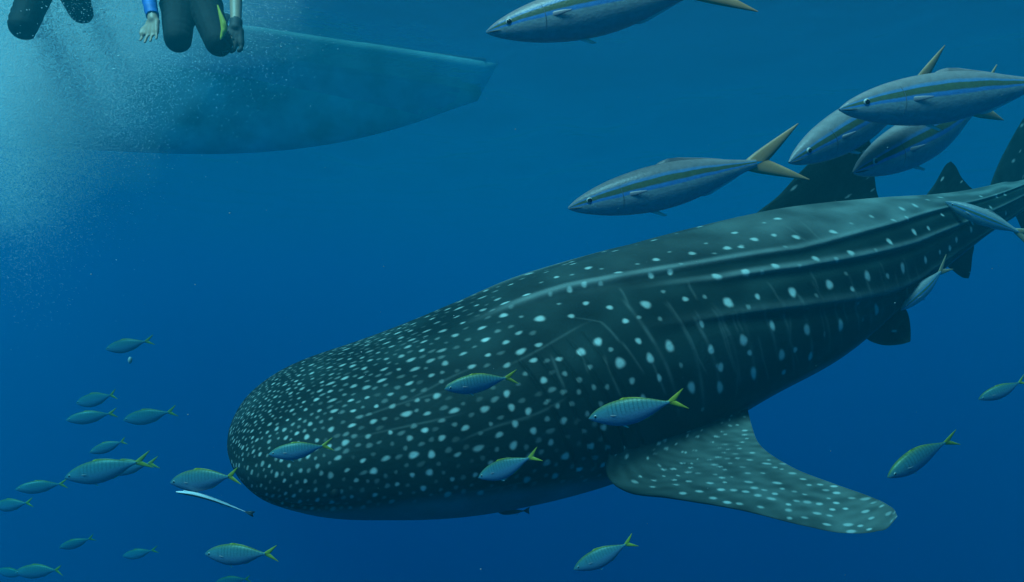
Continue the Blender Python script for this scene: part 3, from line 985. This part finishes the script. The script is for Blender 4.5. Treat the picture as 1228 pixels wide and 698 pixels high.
SCH = 'small yellow tailed fish escorting the shark'
sch = [
    ((706, 502), (822, 479), 2.05, 'a', 'yellow tailed silver blue fish just above the shark pectoral fin'),
    ((533, 467), (619, 449), 2.35, 'a', 'yellow tailed blue fish against the upper cheek of the shark'),
    ((322, 545), (398, 534), 2.45, 'b', 'yellow tailed blue fish against the densely dotted shark snout'),
    ((574, 573), (644, 546), 2.55, 'a', 'yellow tailed blue fish by the plain throat of the shark'),
    ((204, 579), (290, 569), 2.60, 'b', 'yellow tailed fish touching the shark nose with its tail, over the remora'),
    ((246, 664), (331, 665), 2.60, 'a', 'yellow tailed fish below the shark chin, swimming level'),
    ((688, 683), (762, 648), 2.80, 'b', 'yellow tailed fish alone in open water below the pectoral fin'),
    ((1065, 573), (1139, 521), 2.80, 'a', 'yellow tailed fish climbing beyond the tip of the pectoral fin'),
    ((1173, 479), (1234, 456), 3.30, 'b', 'yellow tailed fish in open water under the shark tail'),
    ((127, 419), (181, 408), 4.0, 'a', 'yellow tailed fish swimming above the rest of the school'),
    ((91, 484), (142, 472), 4.4, 'b', 'faint yellow tailed fish, upper one of a close pair in the school'),
    ((79, 504), (140, 495), 4.0, 'a', 'yellow tailed fish with a bright glint, lower one of a close pair'),
    ((148, 504), (211, 493), 4.1, 'b', 'yellow tailed fish trailing behind a close pair in the school'),
    ((107, 543), (154, 527), 3.9, 'a', 'pale blue yellow tailed fish over the two overlapping ones'),
    ((78, 573), (176, 553), 2.9, 'a', 'largest yellow tailed fish of the school, overlapping another'),
    ((122, 563), (186, 556), 3.3, 'b', 'yellow tailed fish half hidden behind the largest of the school'),
    ((18, 587), (82, 579), 3.8, 'a', 'dim yellow tailed fish ahead of the largest one in the school'),
    ((-8, 607), (38, 603), 4.0, 'b', 'yellow tailed fish leading the school, just ahead of a dim one'),
    ((71, 657), (113, 645), 4.6, 'a', 'faint yellow tailed fish climbing between the school and the bottom ones'),
    ((17, 687), (79, 681), 3.7, 'b', 'yellow tailed fish deepest in the school, with a fainter one ahead'),
    ((147, 667), (187, 660), 4.9, 'a', 'tiny faint yellow tailed fish deep below the shark nose'),
    ((-4, 684), (34, 690), 5.4, 'b', 'very faint yellow tailed fish ahead of the deepest one'),
    ((258, 699), (302, 693), 4.9, 'a', 'faint yellow tailed fish directly under the level one below the shark chin'),
]
for i, (h, t_, D, v, lab) in enumerate(sch):
    dd = rng.uniform(-.10, .10)
    if i >= 9:
        D *= 1.3          # the school keeps farther off
    place_fish('scad', 'yellowtail_scad', (*h, D), (*t_, D + dd), 'abcd'[(i * 7 + i // 3) % 4], lab, 'fish', SCH, rng.uniform(-.05, .2), detail=i < 9 or i == 14)


def remora(name, spine_px, D, half, label, pale_top, taillen):
    pts = np.array([P(x, y, D + k * .01) for k, (x, y) in enumerate(spine_px)])
    n = 26
    tq = np.linspace(0, 1, n)
    tk = np.linspace(0, 1, len(pts))
    ctr = catmull(np.concatenate([tk[:, None], pts], 1), tq)
    root = empty(name, ctr[n // 2], label, 'fish')
    o0 = ctr[n // 2]
    prof = np.interp(tq, [0, .05, .18, .4, .7, .92, 1], [.25, .6, .95, 1, .72, .22, .16]) * half
    ax = ctr[-1] - ctr[0]; ax /= np.linalg.norm(ax)
    sdv = np.cross([0, 0, 1.], ax); sdv /= np.linalg.norm(sdv)
    upv = np.cross(ax, sdv); upv *= np.sign(upv[2])
    def loft(name, a0, a1, mat, grow=1.0, segs=12):
        aa = np.linspace(a0, a1, segs, endpoint=(a1 - a0) < 6.28)
        ring = ctr[:, None] + (prof[:, None] * grow * np.sin(aa))[..., None] * sdv + (prof[:, None] * grow * np.cos(aa))[..., None] * upv
        return obj(name, mesh_np(name, ring - o0, grid_quads(n, segs, (a1 - a0) >= 6.28)), mat, root)
    loft('body', 0, 2 * math.pi, M['remora_dark'], 1.0, 16)
    if pale_top:
        loft('pale_stripe', -1.5, 1.75, M['remora_pale'], 1.06)
    # sucker disc on the head, tail fan, back fins
    k = 4
    disc = uv_sphere('sucker_disc', (half * 1.8, half * .7, half * .25), 14, 8)
    dob = obj('sucker_disc', disc, M['remora_pale'] if pale_top else M['remora_dark'], root)
    dob.location = ctr[4] + upv * prof[4] * .85 - o0
    dob.rotation_euler = Matrix((Vector(ax), Vector(sdv), Vector(upv))).transposed().to_euler()
    for sg in (1, -1):
        e_ = ctr[-1]
        L = np.array([e_ - ax * half, e_ + ax * taillen * .5 + upv * sg * half * .9, e_ + ax * taillen + upv * sg * half * 1.3])
        T = np.array([e_, e_ + ax * taillen * .55, e_ + ax * taillen * .8])
        V = np.concatenate([L - sdv * .002, T - sdv * .002, L + sdv * .002, T + sdv * .002]) - o0
        Qf = [(0, 1, 4, 3), (1, 2, 5, 4), (6, 9, 10, 7), (7, 10, 11, 8), (0, 6, 7, 1), (1, 7, 8, 2), (2, 8, 11, 5), (5, 11, 10, 4), (4, 10, 9, 3), (3, 9, 6, 0)]
        obj('tail_fin', mesh_np('tail_fin', V, Qf, False), M['remora_dark'], root)
    for sg in (1, -1):
        e0, e1 = ctr[14], ctr[21]
        mid = .5 * (e0 + e1) + upv * sg * half * 1.35
        V = np.array([e0 - sdv * .002, e0 + sdv * .002, mid - sdv * .001, mid + sdv * .001, e1 - sdv * .002, e1 + sdv * .002]) - o0
        obj('dorsal_fin' if sg > 0 else 'anal_fin', mesh_np('fin', V, [(0, 1, 3, 2), (2, 3, 5, 4), (0, 2, 4, 4), (1, 5, 5, 3)] if False else [(0, 1, 3, 2), (2, 3, 5, 4), (0, 4, 5, 1)], False), M['remora_dark'], root)


remora('remora', [(211, 590), (231, 592.5), (252, 598), (274, 606), (295, 614)], 2.55, .0075, 'slim white and black remora swimming free under the shark nose', True, .03)
remora('clinging_remora', [(598, 614), (608, 614), (618, 613.5), (630, 612.5)], 3.33, .013, 'small black remora clinging under the shark belly', False, .02)


# ------------------------------------------------------------------ boat
def boat():
    bow = np.array([-.55, 9.75, 0.0])
    d = np.array([-.965, -.26, 0.0]); d /= np.linalg.norm(d)
    sdv = np.array([d[1], -d[0], 0.0])
    if sdv[1] > 0: sdv = -sdv                      # towards the camera
    L = 8.2
    root = empty('boat', tuple(bow + d * L * .5), 'murky boat hull with a pale surface reflection painted at its waterline, floating beyond the snorkellers', 'boat')
    o0 = np.array(root.location)
    n, m_ = 60, 25
    s = np.linspace(0, 1, n)
    beam = 1.05 * np.interp(s, [0, .06, .18, .35, .6, .85, 1], [.02, .22, .55, .86, 1, .97, .9])
    draft = .90 * (1 - (1 - np.clip(s / .5, 0, 1)) ** 2.4) + .04 - .02 * s
    free = np.interp(s, [0, .2, .6, 1], [.45, .36, .30, .30])
    a = np.linspace(-1, 1, m_)
    def sect(k):
        b = np.abs(a)
        z = np.where(b < .62, -draft[k] * (1 - (b / .62) ** 1.35), free[k] * (b - .62) / .38)
        y = np.where(b < .62, beam[k] * (b / .62) ** .78, beam[k] * (1 + .12 * (b - .62) / .38))
        return np.sign(a) * y, z
    ring = []
    for k in range(n):
        y, z = sect(k)
        rake = -.55 * np.clip(z + .2, 0, 2) * (1 - s[k]) ** 6
        ring.append(bow + d * (s[k] * L) + d * rake[:, None] + sdv * y[:, None] + np.array([0, 0, 1.]) * z[:, None])
    ring = np.array(ring)
    inner = ring * 1.0
    me = mesh_np('hull', ring - o0, grid_quads(n, m_))
    ob = obj('hull', me, M['hull'], root)
    so = ob.modifiers.new('t', 'SOLIDIFY'); so.thickness = .04; so.offset = 0
    # transom and deck
    tr_ = ring[-1] - o0
    c_ = tr_[m_ // 2] * 0 + np.array([tr_[:, 0].mean(), tr_[:, 1].mean(), tr_[:, 2].max()])
    Vt = np.concatenate([tr_, c_[None]])
    obj('transom', mesh_np('transom', Vt, [(k, k + 1, m_) for k in range(m_ - 1)], False), M['hull'], root)
    dk = np.stack([ring[:, 1] - o0, ring[:, -2] - o0], 1)
    obj('deck', mesh_np('deck', dk, grid_quads(n, 2)), M['wood'], root)
    # lit water surface's reflection, painted as a pale band towards the bow, both sides
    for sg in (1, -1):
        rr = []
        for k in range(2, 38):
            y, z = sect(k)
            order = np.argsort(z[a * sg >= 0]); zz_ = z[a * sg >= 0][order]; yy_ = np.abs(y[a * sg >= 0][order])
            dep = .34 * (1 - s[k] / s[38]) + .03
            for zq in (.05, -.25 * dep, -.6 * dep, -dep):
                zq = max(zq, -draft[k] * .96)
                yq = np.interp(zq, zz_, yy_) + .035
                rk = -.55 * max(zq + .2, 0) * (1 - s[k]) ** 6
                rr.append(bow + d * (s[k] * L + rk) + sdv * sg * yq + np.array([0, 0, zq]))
        ob = obj('waterline_reflection', mesh_np('waterline_reflection', np.array(rr) - o0, grid_quads(36, 4)), M['hull_reflection'], root)
    # keel, rudder, shaft and propeller, gunwales
    def barbox(name, p0, p1, hw_, hz, mat):
        p0, p1 = np.array(p0), np.array(p1)
        V = [p + sdv * sy * hw_ + np.array([0, 0, sz * hz]) - o0 for p in (p0, p1) for sy in (-1, 1) for sz in (-1, 1)]
        return obj(name, mesh_np(name, V, [(0, 1, 3, 2), (4, 6, 7, 5), (0, 4, 5, 1), (2, 3, 7, 6), (0, 2, 6, 4), (1, 5, 7, 3)], False), mat, root)
    kz = np.array([0, 0, 1.])
    barbox('keel', bow + d * L * .46 - kz * .885, bow + d * L * .97 - kz * .885, .04, .02, M['hull'])
    barbox('rudder', bow + d * L * 1.0 - kz * .62, bow + d * (L + .32) - kz * .62, .025, .32, M['hull'])
    barbox('gunwale', ring[1, 0] + kz * .02, ring[-1, 0] + kz * .02, .03, .02, M['wood'])
    barbox('gunwale', ring[1, -1] + kz * .02, ring[-1, -1] + kz * .02, .03, .02, M['wood'])
    hub = bow + d * (L - .12) - kz * .62
    pr = []
    for b_ in range(4):
        an = b_ * math.pi / 2
        r1 = sdv * math.cos(an) + kz * math.sin(an); r2 = -sdv * math.sin(an) + kz * math.cos(an)
        V = [hub + r1 * .03 - r2 * .03 - d * .02, hub + r1 * .03 + r2 * .03 + d * .02, hub + r1 * .2 + r2 * .09 + d * .03, hub + r1 * .2 - r2 * .07 - d * .03]
        V = np.array(V) - o0
        V = np.concatenate([V, V + d * .012])
        obj('propeller_blade', mesh_np('propeller_blade', V, [(0, 1, 2, 3), (7, 6, 5, 4), (0, 4, 5, 1), (1, 5, 6, 2), (2, 6, 7, 3), (3, 7, 4, 0)], False), M['bronze'], root)


boat()


# ------------------------------------------------------------------ snorkellers
def capsule(p0, p1, r0, r1, n=14):
    p0, p1 = np.array(p0, float), np.array(p1, float)
    ax = p1 - p0
    L = np.linalg.norm(ax); ax = ax / L
    h = np.array([1., 0, 0]) if abs(ax[0]) < .8 else np.array([0, 1., 0])
    u = np.cross(ax, h); u /= np.linalg.norm(u); v = np.cross(ax, u)
    rows = []
    for th in np.linspace(-math.pi / 2, 0, 5):
        rows.append((p0 + ax * r0 * math.sin(th), max(r0 * math.cos(th), r0 * .02)))
    for th in np.linspace(0, math.pi / 2, 5):
        rows.append((p1 + ax * r1 * math.sin(th), max(r1 * math.cos(th), r1 * .02)))
    an = np.linspace(0, 2 * math.pi, n, endpoint=False)
    V = np.array([c + r * (np.cos(an)[:, None] * u + np.sin(an)[:, None] * v) for c, r in rows])
    return V.reshape(-1, 3), len(rows), n


def person(J, segs, clothes, label, group, extras=None):
    """J: joints; segs: (name, joint a, joint b, ra, rb, squash); one voxel-joined body, clothes grown from it"""
    origin = np.array(J['pelvis'])
    root = empty('person', tuple(origin), label, 'person', group)
    Vs, Qs, base_ = [], [], 0
    for nm, a_, b_, ra, rb, sq in segs:
        V, n, m_ = capsule(J[a_], J[b_], ra, rb)
        if sq is not None:                      # widen sideways (x), thin front to back (y)
            mid = .5 * (np.array(J[a_]) + np.array(J[b_]))
            V = mid + (V - mid) * np.array(sq)
        q = grid_quads(n, m_, True) + base_
        caps = []
        Vs.append(V); Qs.append(q); base_ += len(V)
    V = np.concatenate(Vs) - origin
    # close the ends with their first and last rings as tiny holes: voxel remesh needs closed shells, so fan them
    me = bpy.data.meshes.new('person_raw')
    faces = np.concatenate(Qs).tolist()
    k0 = 0
    for nm, a_, b_, ra, rb, sq in segs:
        faces.append(list(range(k0 + 13, k0 - 1, -1)))
        faces.append(list(range(k0 + 9 * 14, k0 + 10 * 14)))
        k0 += 140
    me.from_pydata(V.tolist(), [], faces)
    import bmesh
    bm = bmesh.new(); bm.from_mesh(me); bmesh.ops.recalc_face_normals(bm, faces=bm.faces); bm.to_mesh(me); bm.free()
    tmp = bpy.data.objects.new('tmp', me); link(tmp)
    rm = tmp.modifiers.new('r', 'REMESH'); rm.mode = 'VOXEL'; rm.voxel_size = .0075
    sm = tmp.modifiers.new('s', 'SMOOTH'); sm.iterations = 2; sm.factor = .5
    dg = bpy.context.evaluated_depsgraph_get()
    ev = bpy.data.meshes.new_from_object(tmp.evaluated_get(dg))
    bpy.data.objects.remove(tmp)
    bpy.data.meshes.remove(me)
    ev.name = 'body'
    ev.materials.clear()
    ev.polygons.foreach_set('use_smooth', np.ones(len(ev.polygons), bool))
    body = obj('body', ev, M['skin'], root)
    n = len(ev.vertices)
    co = np.empty(n * 3, np.float32); ev.vertices.foreach_get('co', co); co = co.reshape(-1, 3)
    no = np.empty(n * 3, np.float32); ev.vertices.foreach_get('normal', no); no = no.reshape(-1, 3)
    best = np.full(n, 1e9); idx = np.zeros(n, int); tt = np.zeros(n)
    for k, (nm, a_, b_, ra, rb, sq) in enumerate(segs):
        p0, p1 = np.array(J[a_]) - origin, np.array(J[b_]) - origin
        ax = p1 - p0; l2 = ax @ ax
        t = np.clip((co - p0) @ ax / l2, 0, 1)
        dd = np.linalg.norm(co - p0 - t[:, None] * ax, axis=1) / (ra + (rb - ra) * t)
        b = dd < best
        best[b] = dd[b]; idx[b] = k; tt[b] = t[b]
    names = [s_[0] for s_ in segs]
    polys = [tuple(p.vertices) for p in ev.polygons]
    for cname, cover, mat, grow in clothes:
        ok = np.zeros(n, bool)
        for nm, (t0_, t1_) in cover.items():
            ks = [k for k, x in enumerate(names) if x == nm]
            for k in ks:
                ok |= (idx == k) & (tt >= t0_) & (tt <= t1_)
        fs = [p for p in polys if all(ok[v] for v in p)]
        used = sorted({v for p in fs for v in p})
        mp = {v: i for i, v in enumerate(used)}
        cm = bpy.data.meshes.new(cname)
        cu_ = co[used]
        wr = sum(np.sin(cu_ @ np.array(v_) + k_) for k_, v_ in enumerate(((9, 14, 62), (-22, 20, 48), (30, -12, 85), (14, 40, 30), (-45, 8, 20)))) / 5
        cm.from_pydata((cu_ + no[used] * (grow + .006 * np.abs(wr) ** 1.5)[:, None]).tolist(), [], [[mp[v] for v in p] for p in fs])
        cm.polygons.foreach_set('use_smooth', np.ones(len(cm.polygons), bool))
        o = obj(cname, cm, mat, root)
        so = o.modifiers.new('t', 'SOLIDIFY'); so.thickness = .005; so.offset = -1
    return root, origin


def swim_fin(root, origin, ankle, toe, mat, name='swim_fin'):
    a_, b_ = np.array(ankle), np.array(toe)
    ax = b_ - a_; ax /= np.linalg.norm(ax)
    sdv = np.cross(ax, [0, 0, 1.]); sdv /= np.linalg.norm(sdv)
    nr = np.cross(sdv, ax)
    L = np.linspace(0, .52, 9)
    wdt = np.interp(L, [0, .1, .2, .5, .52], [.045, .052, .07, .10, .085])
    th = np.interp(L, [0, .15, .2, .52], [.04, .035, .010, .004])
    ring = []
    for l, ww, h in zip(L, wdt, th):
        c = b_ - ax * .16 + ax * l
        ring.append([c + sdv * ww * x + nr * h * y for x, y in ((-1, -1), (-.5, -.6), (0, -1), (.5, -.6), (1, -1), (1, 1), (.5, .6), (0, 1), (-.5, .6), (-1, 1))])
    obj(name, mesh_np(name, np.array(ring) - origin, grid_quads(9, 10, True)), mat, root)


def hand(J, segs, pre, wrist, palm, dirs, spread, name):
    """palm, four fingers of unequal length with a bend, and a thumb from the side of the palm"""
    w_, p_ = np.array(J[wrist]), np.array(J[palm])
    ax = p_ - w_; ax /= np.linalg.norm(ax)
    sp_ = np.array(spread, float); sp_ -= ax * (sp_ @ ax); sp_ /= np.linalg.norm(sp_)
    cu = np.array(dirs, float)
    for k, (o_, l_) in enumerate(((-.042, .075), (-.014, .098), (.014, .108), (.041, .075))):
        J[pre + f'k{k}'] = p_ + sp_ * o_
        J[pre + f'm{k}'] = p_ + sp_ * o_ * 1.15 + (ax * .8 + cu * .35) * l_ * .5
        J[pre + f't{k}'] = p_ + sp_ * o_ * 1.2 + (ax * .75 + cu * .85) * l_ * .85
        segs.append((name, pre + f'k{k}', pre + f'm{k}', .0095, .0085, None))
        segs.append((name, pre + f'm{k}', pre + f't{k}', .0085, .0075, None))
        J[pre + f'b{k}'] = w_ + sp_ * o_ * .6 + ax * .01
        segs.append((name, pre + f'b{k}', pre + f'k{k}', .016, .0125, None))
    J[pre + 'th0'] = w_ + ax * .03 + sp_ * .025
    J[pre + 'th1'] = w_ + ax * .065 + sp_ * .058 + cu * .012
    J[pre + 'th2'] = w_ + ax * .095 + sp_ * .060 + cu * .028
    segs.append((name, pre + 'th0', pre + 'th1', .015, .0115, None))
    segs.append((name, pre + 'th1', pre + 'th2', .0115, .009, None))


def snorkeller(J, label, group, sleeve_mats, glove_right, dark_mats):
    J = {k: P(*v) for k, v in J.items()}
    segs = [('torso', 'pelvis', 'waist', .135, .125, (1.2, .85, 1)), ('torso', 'waist', 'chest', .125, .15, (1.2, .82, 1)), ('torso', 'chest', 'neck0', .15, .07, (1.18, .8, 1)),
            ('neck', 'neck0', 'head', .058, .055, None), ('head', 'head', 'crown', .085, .088, (.95, 1.1, 1)), ('head', 'chin', 'head', .055, .07, None), ('head', 'nose', 'head', .014, .02, None),
            ('head', 'ear_l', 'ear_r', .016, .016, None),
            ('thigh_l', 'hip_l', 'knee_l', .094, .068, None), ('thigh_r', 'hip_r', 'knee_r', .094, .068, None), ('pelvis', 'hip_l', 'hip_r', .10, .10, None),
            ('shin_l', 'knee_l', 'ankle_l', .062, .04, None), ('shin_r', 'knee_r', 'ankle_r', .062, .04, None),
            ('foot_l', 'ankle_l', 'toe_l', .040, .026, None), ('foot_r', 'ankle_r', 'toe_r', .040, .026, None),
            ('upper_l', 'sho_l', 'elb_l', .058, .045, None), ('upper_r', 'sho_r', 'elb_r', .058, .045, None), ('shoulder', 'sho_l', 'sho_r', .07, .07, None),
            ('fore_l', 'elb_l', 'wri_l', .043, .029, None), ('fore_r', 'elb_r', 'wri_r', .043, .029, None)]
    hand(J, segs, 'hl_', 'wri_l', 'palm_l', (.25, -.55, -.1), (-1, .2, 0), 'hand_l')
    hand(J, segs, 'hr_', 'wri_r', 'palm_r', (-.2, -.3, 0), (-1, -.2, 0), 'hand_r')
    clothes = [('wetsuit', {'torso': (0, 1), 'pelvis': (0, 1), 'thigh_l': (0, 1), 'thigh_r': (0, 1), 'shin_l': (0, .8), 'shin_r': (0, .8), 'shoulder': (0, 1)}, M['wetsuit'], .006),
               ('sleeve', {'upper_l': (0, 1), 'fore_l': (0, .93)}, sleeve_mats, .005),
               ('sleeve', {'upper_r': (0, 1), 'fore_r': (0, .25)}, sleeve_mats, .005)]
    if glove_right:
        clothes.append(('glove', {'hand_r': (0, 1), 'fore_r': (.86, 1)}, M['glove'], .005))
    root, origin = person(J, segs, clothes, label, group)
    for a_ in ('l', 'r'):
        swim_fin(root, origin, J['ankle_' + a_], J['toe_' + a_], M['rubber'])
    # hair, mask, snorkel
    hd = .5 * (J['head'] + J['crown']) - origin
    hair = obj('hair', uv_sphere('hair', (.094, .112, .098), 20, 12), M['hair'], root)
    hair.location = hd + np.array([0, .022, .022])
    mk = uv_sphere('dive_mask', (.085, .045, .05), 18, 10)
    ob = obj('dive_mask', mk, M['glass'], root); ob.location = J['head'] - origin + np.array([0, -.082, .028])
    pts = [np.array([.055, -.10, -.06]), np.array([.085, -.07, -.02]), np.array([.10, -.02, .08]), np.array([.10, .03, .26])]
    rings = []
    for k, p in enumerate(pts):
        an = np.linspace(0, 2 * math.pi, 10, endpoint=False)
        rings.append([p + np.array([math.cos(x) * .011, math.sin(x) * .011, 0]) for x in an])
    obj('snorkel', mesh_np('snorkel', np.array(rings) + (J['head'] - origin), grid_quads(4, 10, True)), M['rubber'], root)
    return root, origin, J


J2 = dict(pelvis=(229, 2, 4.46), waist=(228, -38, 4.46), chest=(227, -72, 4.44), neck0=(227, -104, 4.44), head=(227, -130, 4.42), crown=(227, -142, 4.43),
          chin=(227, -122, 4.35), nose=(227, -130, 4.31), ear_l=(210, -131, 4.43), ear_r=(244, -131, 4.43),
          hip_l=(214, 8, 4.44), hip_r=(246, 8, 4.44), knee_l=(213, 47, 4.16), knee_r=(262, 52, 4.14), ankle_l=(219, 34, 4.56), ankle_r=(258, 36, 4.55),
          toe_l=(220, 26, 4.72), toe_r=(258, 28, 4.71), sho_l=(200, -82, 4.43), sho_r=(254, -82, 4.43), elb_l=(172, -34, 4.36), elb_r=(283, -32, 4.36),
          wri_l=(184, 24, 4.16), palm_l=(180, 40, 4.13), wri_r=(283, 34, 4.2), palm_r=(280, 52, 4.17))
root, origin, JJ = snorkeller(J2, 'snorkeller in a dark wetsuit with blue sleeve, bare hand hanging down beside a bent knee', 'snorkellers under the surface', M['rash'], True, None)
# yellow wrist strap hanging between thigh and forearm
sp_px = [(261, 6), (264, 16), (267.5, 26), (269, 35), (266.5, 43), (264.5, 48)]
pts = np.array([P(x, y, 4.08) for x, y in sp_px])
hwid = np.array([.003, .009, .016, .017, .010, .003])
V = []
for p, h in zip(pts, hwid):
    V += [p + np.array([-h, -.003, 0]), p + np.array([h, -.003, 0]), p + np.array([h, .003, 0]), p + np.array([-h, .003, 0])]
so_ = obj('yellow_strap', mesh_np('yellow_strap', np.array(V) - origin, grid_quads(6, 4, True)), M['yellow'], root)
J1 = dict(pelvis=(64, -34, 4.60), waist=(64, -72, 4.60), chest=(63, -106, 4.58), neck0=(63, -136, 4.58), head=(63, -160, 4.56), crown=(63, -171, 4.57),
          chin=(63, -152, 4.49), nose=(63, -160, 4.45), ear_l=(47, -161, 4.57), ear_r=(79, -161, 4.57),
          hip_l=(50, -28, 4.56), hip_r=(80, -26, 4.62), knee_l=(27, 32, 4.28), knee_r=(97, 14, 4.75), ankle_l=(32, 6, 4.66), ankle_r=(99, -6, 5.13),
          toe_l=(34, -4, 4.82), toe_r=(99, -14, 5.28), sho_l=(37, -116, 4.57), sho_r=(89, -116, 4.57), elb_l=(8, -76, 4.45), elb_r=(122, -84, 4.5),
          wri_l=(-22, -50, 4.30), palm_l=(-34, -42, 4.26), wri_r=(142, -40, 4.4), palm_r=(146, -26, 4.38))
snorkeller(J1, 'snorkeller in dark wetsuit half veiled by bubbles, one bent knee hanging lowest', 'snorkellers under the surface', M['wetsuit'], True, None)


# ------------------------------------------------------------------ bubbles and drifting specks
m_bub, t, out = new_mat('bubble_mist')
pv = t.nodes.new('ShaderNodeVolumePrincipled')
pv.inputs['Color'].default_value = (.97, .99, 1, 1)
pv.inputs['Absorption Color'].default_value = (1, 1, 1, 1)
pv.inputs['Density'].default_value = .16
pv.inputs['Anisotropy'].default_value = 0.3
t.links.new(pv.outputs[0], out.inputs['Volume'])


def mist(center, radii, seed):
    """one ragged puff of mist made of bubbles too fine to see singly"""
    n, m_ = 40, 26
    r_ = np.random.default_rng(seed)
    th = np.linspace(0.001, np.pi - .001, m_)
    ph_ = np.linspace(0, 2 * np.pi, n, endpoint=False)
    T_, P_ = np.meshgrid(th, ph_, indexing='ij')
    D_ = np.stack([np.sin(T_) * np.cos(P_), np.sin(T_) * np.sin(P_), np.cos(T_)], -1)
    k = np.ones(T_.shape)
    for q in range(10):
        v = r_.normal(size=3) * r_.uniform(1.5, 5)
        k += .085 * np.sin(D_ @ v + r_.uniform(0, 6.28))
    o = obj('bubble_mist', mesh_np('bubble_mist', D_ * k[..., None] * np.array(radii), grid_quads(m_, n, True)[:, ::-1]), m_bub)
    o.location = center
    return tag(o, 'pale mist of fine bubbles sinking from the surface beside the snorkellers', 'bubbles', kind='stuff')


for k, (px_, py_, D_, rx, ry, rz) in enumerate([
        (20, 60, 5.2, .75, .6, .80), (70, 20, 5.3, .9, .6, .62), (-20, 160, 5.4, .55, .5, .95), (30, 190, 5.5, .42, .4, .80),
        (110, 60, 5.6, .45, .45, .70), (0, 100, 5.7, .8, .6, 1.1), (180, 10, 5.3, .9, .5, .42), (250, -20, 5.6, 1.0, .5, .36), (60, 110, 5.4, .35, .35, .60),
        (120, -10, 5.8, 1.3, .7, .55), (60, 120, 7.4, 1.3, 1.0, 1.0)]):
    mist(P(px_, py_, D_), (rx, ry, rz), k)


def octa_cloud(name, pts, rad, mat, label, cat):
    base_v = np.array([(1, 1, 1), (1, -1, -1), (-1, 1, -1), (-1, -1, 1)], float) / math.sqrt(3) * 1.25
    base_f = np.array([(0, 1, 2), (0, 3, 1), (0, 2, 3), (1, 3, 2)])
    n = len(pts)
    V = (pts[:, None] + base_v[None] * rad[:, None, None]).reshape(-1, 3)
    T = (base_f[None] + 4 * np.arange(n)[:, None, None]).reshape(-1, 3)
    return tag(obj(name, mesh_np(name, V, T), mat), label, cat, kind='stuff')


cl = []
for k in range(150):        # clumps of the plume: a bright core under the surface, a column sinking from it, a thin wash beside it
    q_ = rng.random()
    if q_ < .50:
        cl.append((P(rng.normal(52, 42), rng.uniform(5, 150), rng.uniform(4.6, 8.4)), rng.uniform(.12, .30), 1.0))
    elif q_ < .78:
        y_ = rng.uniform(100, 330)
        cl.append((P(rng.normal(28 - .06 * (y_ - 100), 30 - .05 * (y_ - 100)), y_, rng.uniform(4.7, 7.2)), rng.uniform(.10, .22), .62 - .0022 * (y_ - 100)))
    else:
        x_ = rng.uniform(110, 330)
        cl.append((P(x_, rng.uniform(-10, 85 - .15 * x_), rng.uniform(4.7, 7.4)), rng.uniform(.12, .26), .32 if x_ < 200 else .09))
wgt = np.array([c[2] for c in cl]); wgt /= wgt.sum()
n = 230000
ids = rng.choice(len(cl), n, p=wgt)
cen = np.array([c[0] for c in cl])[ids]
sg_ = np.array([c[1] for c in cl])[ids]
pts = cen + rng.normal(size=(n, 3)) * sg_[:, None] * np.array([1, 1, 1.35])
pts = pts[pts[:, 2] < -.08]
octa_cloud('bubbles', pts, np.interp(pts[:, 2], [-2.4, -1.3], [.55, 1]) * np.where(rng.random(len(pts)) < .006, rng.uniform(.004, .008, len(pts)), rng.uniform(.0014, .0044, len(pts))), M['bubble'], 'bright bubbles clouding the water round the snorkellers', 'bubbles')
n = 420
D = rng.uniform(1.2, 6, n)
pts = np.stack([P(x, y, d_) for x, y, d_ in zip(rng.uniform(-300, 1528, n), rng.uniform(-200, 900, n), D)])
pts = pts[pts[:, 2] < -.1]
octa_cloud('drifting_specks', pts, rng.uniform(.0006, .0017, len(pts)), M['speck'], 'tiny pale specks drifting in the water', 'specks')
salp = obj('salp', uv_sphere('salp', (.010, .010, .017), 12, 8), M['speck'])
salp.location = P(156, 432, 3.6)
tag(salp, 'tiny pale drifting blob under the topmost school fish', 'plankton')
